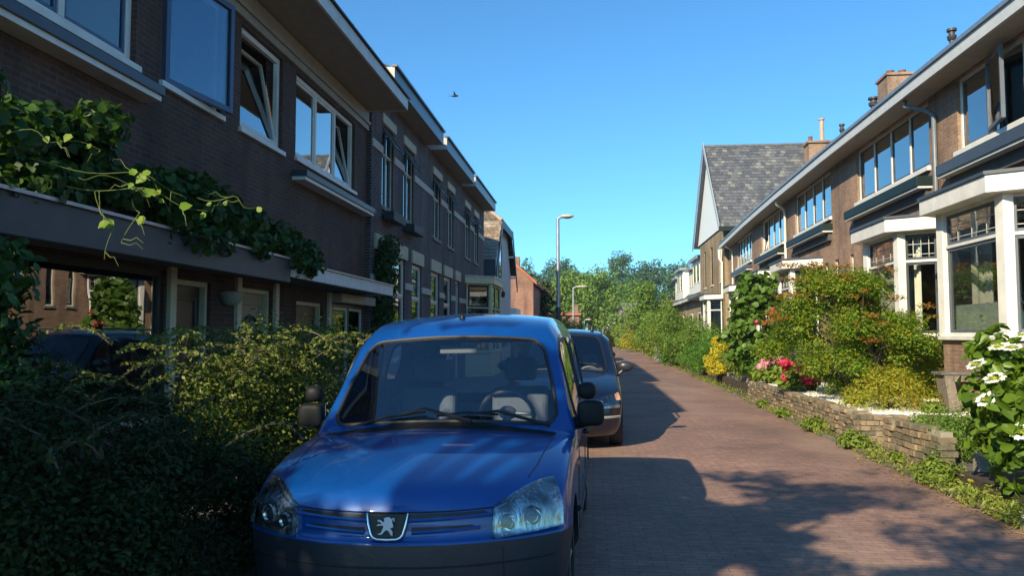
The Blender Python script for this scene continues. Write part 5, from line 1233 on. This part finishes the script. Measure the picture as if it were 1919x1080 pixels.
# monkey puzzle
mp_ = empty('monkey_puzzle_tree',(-3.7,62,0),'dark monkey puzzle tree with spiky drooping arms before the orange roof','tree')
m = MB(); m.tube([(-3.7,62,0),(-3.68,62,2.5),(-3.7,62,5.9)],[.16,.12,.04],8); m.build('trunk',BARK,mp_,smooth=True)
m = MB(); Ps=[];Ns=[]; gg=random.Random(4)
for z in np.arange(1.4,6.0,.22):
    L_ = 2.1*min(1,(6.3-z)/3.4)+.1
    for k in range(6):
        a=gg.uniform(0,6.28); l=L_*gg.uniform(.7,1.1); e=Vector((-3.7+math.cos(a)*l,62+math.sin(a)*l,z+.12*l)); md=Vector((-3.7+math.cos(a)*l*.6,62+math.sin(a)*l*.6,z-.16*l))
        pts=[Vector((-3.7,62,z)),md,e]; m.tube(pts,[.05,.045,.03],5)
        for t in range(26):
            q=t/25; p=pts[0].lerp(md,q*2) if q<.5 else md.lerp(e,q*2-1)
            for r in range(2):
                d=Vector((gg.gauss(0,1),gg.gauss(0,1),gg.gauss(0,1))).normalized(); Ps.append(p+d*.07); Ns.append(d)
m.build('arms',BARK,mp_)
leaves('needles',np.array(Ps),np.array(Ns),.2,L_PUZ,mp_,3,.5)
# wooded ridge far behind: single trees
for i in range(20):
    x = -34+i*4.0+g_.uniform(-1,1); y = 172+g_.uniform(-14,14)+ (0 if i%2 else 14); h = 18.6*y/172*g_.uniform(.86,1.08)*(1.0 if 4<i<16 else .95)
    u = 1110+1450*x/y
    if 1095<u<1150: h*=.9
    lab = 'dark blue green woodland tree at the far end of the street'
    tree('woodland_tree',(x,y,0),sub_clumps((x,y,h*.56,4.0,4.0,h*.44),44,1.7,50+i),5200,.62,L_WOOD,lab,.4,seed=60+i,group='dark trees on the skyline',limbs=8)
m = MB(); g3=random.Random(6)
# climber on the bay corner and potted plants
def climber(name, pts, n, size, mat, label, seed, r=.16, big=False):
    root = empty(name, pts[0], label, 'climbing plant'); mm = MB(); mm.tube([Vector(p) for p in pts],.012,6); mm.build('stem',BARK,root,smooth=True)
    cl = []
    for a,b in zip(pts,pts[1:]):
        for t in (0,.25,.5,.75): q=Vector(a).lerp(Vector(b),t); cl.append((q.x,q.y,q.z,r,r,r))
    P,N = clump_pts(cl,n,seed,.3,.3); leaves('foliage',P,N,size,mat,root,seed,.6,big); return root
climber('climbing_plant',[(6.0,13.35,.45),(6.02,13.4,1.0),(6.0,13.35,1.5),(6.1,13.4,2.1),(6.05,13.4,2.7)],1100,.05,leafmat('ivy_rust',[(.07,.06,.02),(.12,.08,.02),(.06,.09,.02)],.2),'thin brownish creeper between the two nearest bay windows',3,.12)
climber('climbing_plant',[(-4.45,16.75,1.0),(-4.5,16.8,2.2),(-4.5,16.9,3.1),(-4.5,17.2,3.75)],3000,.10,L_DARKV,'dark green climber around the door of the banded house',4,.30,True)
shrub('bush',(-5.1+.9,36.0,0),sub_clumps((-4.25,36.2,1.7,.55,.7,.95),18,.3,3),2600,.09,L_DARKV,'dark bush in front of the white cottage',cat='bush',seed=77,nst=8)
# potted plant inside the second bay window
pp = empty('potted_plant',(6.05,15.55,1.66),'green plant in a pale turquoise pot behind the second bay window','potted plant')
m = MB(); m.lathe([(0,1.66),(.07,1.66),(.10,1.78),(.085,1.93),(.07,1.93),(.07,1.9),(0,1.9)],(6.05,15.5,0),18); m.build('pot',paint('pot_turquoise',(.35,.45,.40),.35),pp,smooth=True)
P,N = clump_pts([(6.05,15.5,2.05,.16,.16,.12)],150,3,.2,.8); leaves('foliage',P,N,.11,L_FRESH,pp,3,.5,True)
pp = empty('potted_plant',(6.1,11.9,1.66),'leafy plant standing low behind the nearest bay window','potted plant')
m = MB(); m.lathe([(0,1.63),(.09,1.63),(.12,1.74),(0,1.74)],(6.1,11.7,0),18); m.build('pot',paint('terracotta',(.2,.09,.06),.7),pp,smooth=True)
P,N = clump_pts([(6.1,11.7,1.95,.22,.28,.2)],260,4,.2,.5); leaves('foliage',P,N,.10,L_BIG,pp,4,.4,True)
# white-flowered viburnum at the right edge
vc = sub_clumps((4.3,7.45,.92,.84,.85,.72),66,.2,21,zmin=.12)
vr = shrub('viburnum',(4.6,7.6,.1),vc,4200,.125,L_VIB,'white flowering viburnum with large oval leaves at the right edge of view','shrub',seed=22,aspect=.62,big=True,nst=26,r0=.014,updir=.35,inner=.7)
P,N = clump_pts([(3.78,7.25,.60,.10,.1,.05),(3.70,7.2,.5,.06,.06,.04)],14,9,.3,.9); leaves('low_leaves',P,N,.15,L_BIG,vr,9,.6,True)
gf = random.Random(8)
cand = []
for i in range(40):
    a = gf.uniform(-2.9,-.3); e = gf.uniform(-.15,1.25); d = Vector((math.cos(a)*math.cos(e),math.sin(a)*math.cos(e),math.sin(e)))
    p = Vector((4.3+d.x*.94,7.45+d.y*.95,.92+d.z*.80)); cand.append(p)
    dd = d*.7+Vector((0,0,.6)); dd.normalize(); t1 = dd.orthogonal().normalized(); t2 = dd.cross(t1)
    pp_=[];nn_=[]
    for k in range(13):
        an = k/13*6.28+gf.uniform(-.15,.15); rr_ = .072*gf.uniform(.85,1.1); c0 = p+(t1*math.cos(an)+t2*math.sin(an))*rr_
        for q in range(4): b_=q*1.57+an; pp_.append(c0+(t1*math.cos(b_)+t2*math.sin(b_))*.013); nn_.append(dd+Vector((gf.uniform(-.3,.3),gf.uniform(-.3,.3),0)))
    N_=np.array([list(n.normalized()) for n in nn_])
    leaves('flower_head',np.array([list(v) for v in pp_]),N_,.03,WHP,vr,i,.85)
    P,N = clump_pts([(p.x,p.y,p.z,.052,.052,.02)],110,100+i,.2,.8); leaves('flower_centre',P,N,.016,LIMEP,vr,i,.9)
# creeping shrub over the short wall, silver plant, weeds
shrub('creeping_shrub',(4.35,9.6,.1),sub_clumps((4.5,9.75,.38,.5,.75,.3),34,.15,31)+[(4.05,9.2,.5,.16,.25,.12),(4.03,9.7,.6,.12,.2,.08),(3.92,9.0,.2,.14,.15,.18)],9500,.038,L_MID,'green creeping shrub spilling over the short crumbling wall',seed=32,nst=20,zmin=.06,aspect=.45)
shrub('silver_plant',(3.72,6.35,.05),sub_clumps((3.74,6.35,.2,.2,.25,.15),18,.08,33),3000,.035,leafmat('silver_leaf',[(.30,.34,.31),(.42,.45,.42),(.5,.53,.5)],.1),'small silvery grey cushion plant at the road edge under the viburnum',seed=34,nst=10,aspect=.3)
yf = empty('yellow_flower',(3.72,7.75,.05),'single yellow poppy at the road edge below the viburnum','flower')
P,N = clump_pts([(3.72,7.75,.20,.02,.02,.01)],8,3,.3,1); leaves('petals',P,N,.035,L_GOLD,yf,3,.9)
m = MB(); m.tube([(3.72,7.75,.03),(3.72,7.75,.2)],.004,5); m.build('stem',L_FRESH,yf)
Pw=[];Nw=[]
gw = np.random.default_rng(12)
def weeds(n,yr,off,h,dens):
    y = yr[0]+(yr[1]-yr[0])*gw.random(n)**1.3; cl_ = np.array([noise.noise((float(v)*1.7,3.1,0)) for v in y]); k = cl_+.55*gw.random(n) > dens
    y = y[k]; x = np.array([xr(float(v)) for v in y])+off[0]+(off[1]-off[0])*gw.random(len(y))**1.4; z = gw.random(len(y))*h*(1+np.maximum(0,cl_[k])*1.6)
    Pw.append(np.stack([x,y,z+.01],1)); nn=gw.normal(size=(len(y),3))*.6; nn[:,2]+=.5; Nw.append(nn/np.linalg.norm(nn,axis=1)[:,None])
weeds(11000,(6.2,40),(-.06,.36),.08,.34); weeds(5000,(5.5,10.8),(-.05,.7),.12,.28); weeds(3500,(10,21),(.12,.36),.16,.36)
weeds(5000,(40,100),(-.2,.6),.3,.1)
Pw=np.concatenate(Pw); Nw=np.concatenate(Nw)
tag(leaves('roadside_weeds',Pw,Nw,.055,L_GRASS,None,5,.32),'green and yellowed weeds growing along the kerb','weeds',kind='stuff')
n=2600; P=np.stack([gw.uniform(xr(8)-.25,xr(8)+.9,n)+.0,gw.uniform(5.2,11.0,n),np.full(n,.012)],1); P=P[(P[:,0]-xr(8)-.1)**2<gw.random(n)*.25]
nn=np.zeros_like(P); nn[:,2]=1; nn+=gw.normal(size=P.shape)*.12; nn/=np.linalg.norm(nn,axis=1)[:,None]
tag(leaves('fallen_leaves',P,nn,.03,leafmat('dry_leaf',[(.35,.26,.07),(.42,.32,.10),(.25,.17,.06)],.1),None,5,.6),'dry yellow leaf litter along the kerb','leaf litter',kind='stuff')
for i,(x,y,s_) in enumerate(((3.72,13.2,.2),(3.75,15.4,.16),(3.72,11.2,.22),(3.8,17.5,.15),(3.9,9.9,.14),(5.1,11.9,.16),(4.5,12.6-.9+.1,.0),(3.75,8.6,.24),(4.45,13.6-.2,.16))):
    if s_: shrub('weed_clump',(x,y,.03 if x<4 else .46),[(x,y,(.03 if x<4 else .46)+s_*.4,s_,s_,s_*.7)],420,.075,L_FRESH,['leafy weed clump at the foot of the stacked wall','leafy weed clump at the foot of the stacked wall','leafy weed clump at the foot of the stacked wall','leafy weed clump at the foot of the stacked wall','dark weed between the two stacked walls','small green weed on white gravel near the wooden table','','bright green weed clump at the kerb before the short wall','small green plant on white gravel by the wall'][i],cat='weed',seed=80+i,group='weed clumps by the walls',big=True,nst=4,aspect=.4)
# old wooden table by the near bay
tb = empty('wooden_table',(5.7,12.15,.46),'weathered wooden potting table on the gravel below the nearest bay window','table')
WD = paint('weathered_wood',(.20,.165,.125),.85,var=.35,sc=25,bump=.5); WY_ = paint('pale_wood',(.52,.47,.27),.7,var=.15,sc=20)
m = MB(); m.box(5.28,6.15,11.98,12.16,1.03,1.075); m.box(5.28,6.15,12.17,12.35,1.03,1.072); m.build('table_top',paint('table_top_grey',(.13,.12,.11),.85,var=.3,bump=.5),tb,bevel=.006)
m = MB(); m.prism([(5.33,1.03),(5.46,1.03),(5.56,.46),(5.40,.46)],12.0,12.33); m.build('leg',WD,tb,bevel=.004)
m = MB(); m.prism([(5.86,1.03),(6.10,1.03),(6.12,.46),(5.93,.46)],12.0,12.33); m.build('leg',WY_,tb,bevel=.004)
m = MB(); m.box(5.46,5.9,12.1,12.14,.56,.64); m.build('stretcher',WD,tb); m = MB(); m.box(5.46,5.9,12.0,12.03,.93,1.03); m.build('apron',WD,tb)
m = MB(); m.box(4.16,4.32,8.95,9.1,-.02,.34); tag(m.build('stone_post',paint('post_stone',(.3,.25,.2),.9,var=.3,bump=.5),bevel=.01),'short worn stone stub among the creeping shrub','stone post')
# iron fence further up
fn = empty('iron_fence',(4.45,48,0),'dark grey iron garden fence panel among the bushes far up the right side','fence')
for k in range(14): m = MB(); y=46+k*.35; m.box(4.0,4.03,y,y+.05,0,1.15); m.build('bar',GREYP,fn)
m = MB(); m.box(4.0,4.03,46,50.9,.2,.24); m.box(3.995,4.035,46,50.9,1.0,1.04); m.build('rail',GREYP,fn)
for i,(x,y,h) in enumerate(((3.95,76,1.5),(3.2,96,2.0))):
    m = MB(); m.box(x,x+.16,y,y+.16,0,h); m.box(x-.03,x+.19,y-.03,y+.19,h,h+.06); tag(m.build('white_post',WHITE),('white garden post among the bushes up the road','white post farthest up the road at its end')[i],'post')

# ---- left side hedges
hc = sub_clumps((-2.85,7.0,.92,.62,1.75,.76),70,.27,41,zmin=.3)+sub_clumps((-3.5,8.6,.8,.6,1.2,.6),20,.28,42,zmin=.3)
def arching(root,base,n,seed,L,zt,mat,size):
    g=random.Random(seed); m=MB(); Ps=[];Ns=[]
    for i in range(n):
        a=g.uniform(0,6.28); b=Vector(base)+Vector((g.gauss(0,1)*L[0]*.5,g.gauss(0,1)*L[1]*.5,zt*g.uniform(.75,.98))); l=g.uniform(.25,.55); d=Vector((math.cos(a),math.sin(a),0))
        pts=[b+d*l*t+Vector((0,0,l*.75*t-l*.62*t*t)) for t in (0,.25,.5,.75,1)]; m.tube(pts,[.006,.005,.004,.003,.002],4)
        for p,q in zip(pts,pts[1:]):
            for t in range(10):
                c=p.lerp(q,t/10); dv=Vector((g.gauss(0,1),g.gauss(0,1),g.gauss(0,.6)+.5)).normalized(); Ps.append(c+dv*.018); Ns.append(dv)
    m.build('arching_twigs',BARK,root); leaves('twig_leaves',np.array([list(p) for p in Ps]),np.array([list(p) for p in Ns]),size,mat,root,seed,.55)
root = shrub('hedge',(-2.85,7.0,.06),hc,52000,.034,L_HEDGE,'wide arching small-leaved hedge, sunlit on top, left of the blue van','hedge',seed=43,nst=60,r0=.012,zmin=.08,aspect=.55)
arching(root,(-2.85,7.0,.0),190,4,(.8,2.3),1.66,L_HEDGE,.034)
hc = sub_clumps((-2.95,4.1,.68,.72,1.7,.70),66,.27,44,zmin=.05)+sub_clumps((-2.45,3.9,.5,.4,1.2,.5),26,.24,48,zmin=.02)+sub_clumps((-2.32,4.6,.5,.26,1.9,.5),44,.2,49,zmin=.02)
L_HEDGE_SHADE = leafmat('shaded_hedge_leaf',[(.012,.022,.006),(.02,.034,.008),(.035,.05,.012)],.15,.6,spec=.15)  # hedge leaf darkened to near-black, shade put into the colour
root = shrub('hedge',(-2.95,4.1,.06),hc,60000,.034,L_HEDGE_SHADE,'near dark shaded hedge filling the lower left corner','hedge',seed=45,nst=50,r0=.012,zmin=.08)
arching(root,(-2.95,4.1,.0),90,5,(.9,2.0),1.32,L_HEDGE_SHADE,.034)
hc = sub_clumps((-3.9,5.0,1.0,.35,.4,.9),24,.2,46,zmin=.3)
root = shrub('bush',(-3.9,5.0,.06),hc,2600,.07,L_DARKV,'dark broad-leaved bush under the vine at the left edge','bush',seed=47,nst=20,big=True)
# grape vine over the grey canopy
vn = empty('grape_vine',(-4.3,5.1,.06),'grape vine sprawling over the grey canopy with sunlit young shoots','climbing plant')
vcl=[]; gv=random.Random(9)
for i in range(135):
    y=5.4+5.6*gv.random(); top=3.58-(.17*(y-7.5) if y>7.5 else 0)-.18; vcl.append((-4.35+gv.uniform(-.4,.38),y,gv.uniform(2.62,max(2.75,top)),.22,.26,.2))
for i in range(16): vcl.append((-4.0+gv.uniform(-.1,.15),5.05+gv.uniform(-.3,.3),gv.uniform(1.2,3.5),.2,.2,.25))
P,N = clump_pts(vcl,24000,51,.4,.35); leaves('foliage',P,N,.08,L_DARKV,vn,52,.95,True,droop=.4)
m = MB(); m.tube([(-4.2,5.1,.05),(-4.15,5.1,1.2),(-4.2,5.2,2.3),(-4.2,7,2.8),(-4.2,8.5,2.85),(-4.2,10.2,2.75)],[.035,.03,.028,.025,.02,.01],8); m.build('stem',BARK,vn,smooth=True)
m = MB(); Ps=[];Ns=[]
def shoot(p,d,l,n=12,sag=.5,leafs=5,wig=.02):
    p=Vector(p); d=Vector(d).normalized(); pts=[]; ph=gv.uniform(0,6)
    for t in range(n):
        q=t/(n-1); pts.append(p+d*l*q+Vector((.035*math.sin(q*7+ph),.03*math.cos(q*5+ph),-sag*l*q*q+.03*math.sin(q*9+ph*2))))
    m.tube(pts,[.0042*(1-.6*t/(n-1)) for t in range(n)],5)
    for k in range(leafs):
        c=pts[gv.randrange(1,n)]; Ps.append(c+Vector((gv.uniform(-.05,.05),gv.uniform(-.05,.05),gv.uniform(-.05,.02)))); Ns.append(Vector((gv.uniform(-.2,.5),-1.0,gv.uniform(.1,.8))).normalized())
    for k in range(3):
        c=pts[gv.randrange(2,n)]; dd=Vector((gv.uniform(-1,1),gv.uniform(-.3,.3),gv.uniform(-1,.2))).normalized(); m.tube([c,c+dd*.06,c+dd*.1+Vector((0,0,.03)),c+dd*.15],[.003,.0025,.002,.001],4)
for (x,y,z,l,dx) in ((-3.62,5.2,2.78,.9,.9),(-3.5,5.3,2.66,.9,1.0),(-3.4,5.2,2.70,.5,.6),(-3.72,5.0,2.95,.5,.7),(-3.1,6.3,2.75,.45,1)):
    shoot((x,y,z),(dx,.55,.05),l,sag=.18,leafs=3)
shoot((-3.35,5.4,2.6),(.2,.1,-1),.38,sag=.1,leafs=2); shoot((-3.15,5.5,2.6),(-.25,.1,-1),.3,sag=.1,leafs=1); 
m.build('shoots',paint('shoot_green',(.13,.17,.03),.6),vn)
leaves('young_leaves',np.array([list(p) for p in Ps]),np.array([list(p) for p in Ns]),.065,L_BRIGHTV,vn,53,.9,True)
# garden bits half hidden at the lower left
m = MB(); m.box(-3.9,-3.0,2.9,3.2,1.12,1.16); m.box(-3.85,-3.8,2.95,3.15,0,1.12); m.box(-3.1,-3.05,2.95,3.15,0,1.12)
tag(m.build('garden_table',paint('table_pale',(.25,.3,.33),.5)),'pale garden table almost lost in shade at the left edge','table')
# big tree behind the viewer that throws the dappled shade
tc = sub_clumps((-3.6,-2.6,5.2,3.0,2.4,1.9),46,.62,71)+sub_clumps((-6.2,-1.4,3.9,2.2,2.0,1.3),44,.6,72)+sub_clumps((-.9,-3.4,4.6,1.6,1.6,1.3),18,.5,73)
tc += sub_clumps((-3.0,.6,4.6,1.5,1.7,1.0),16,.5,75)  # extra crown added overhead, out of view, to block sun and sky
_cp = clump_pts
def clump_pts(*a):
    P,N = _cp(*a); X = P[:,0]-(P[:,2]-.9)*sd.x/sd.z; Y = P[:,1]-(P[:,2]-.9)*sd.y/sd.z
    k = np.array([noise.noise((x*1.15,y*1.15,2.0))+.5*noise.noise((x*3.1,y*3.1,5.0)) > (-.13+.62*math.exp(-(((x+1.1)/.55)**2+((y-4.7)/.42)**2))-.6*math.exp(-(((x+.9)/1.0)**2+((y-3.5)/.5)**2))) for x,y in zip(X,Y)]) | (X < -1.9); return P[k],N[k]   # leaves removed along the sun's rays to shape sun patches on the bonnet
tree('tree',(-4.3,-3.2,0),tc,44000,.12,L_MID,'leafy tree standing behind the viewer on the left pavement, casting dappled shade',.22,seed=74,limbs=22,inner=.3,fork=.45)
clump_pts = _cp
print('faces', sum(len(o.data.polygons) for o in bpy.data.objects if o.type=='MESH'))

# ---------------------------------------------------------------- thin summer haze
q = NT('haze_air'); q.t.nodes.remove(q.b); pv = q.n('VolumePrincipled'); pv.inputs['Color'].default_value=(.75,.88,1,1); pv.inputs['Density'].default_value=.0005; pv.inputs['Anisotropy'].default_value=.2
q.l(pv.outputs[0], q.out.inputs['Volume'])
m = MB(); m.box(-90,90,-30,230,-1.0,34); tag(m.build('haze', q.m), 'faint bluish summer haze over the far trees', 'haze', kind='stuff')
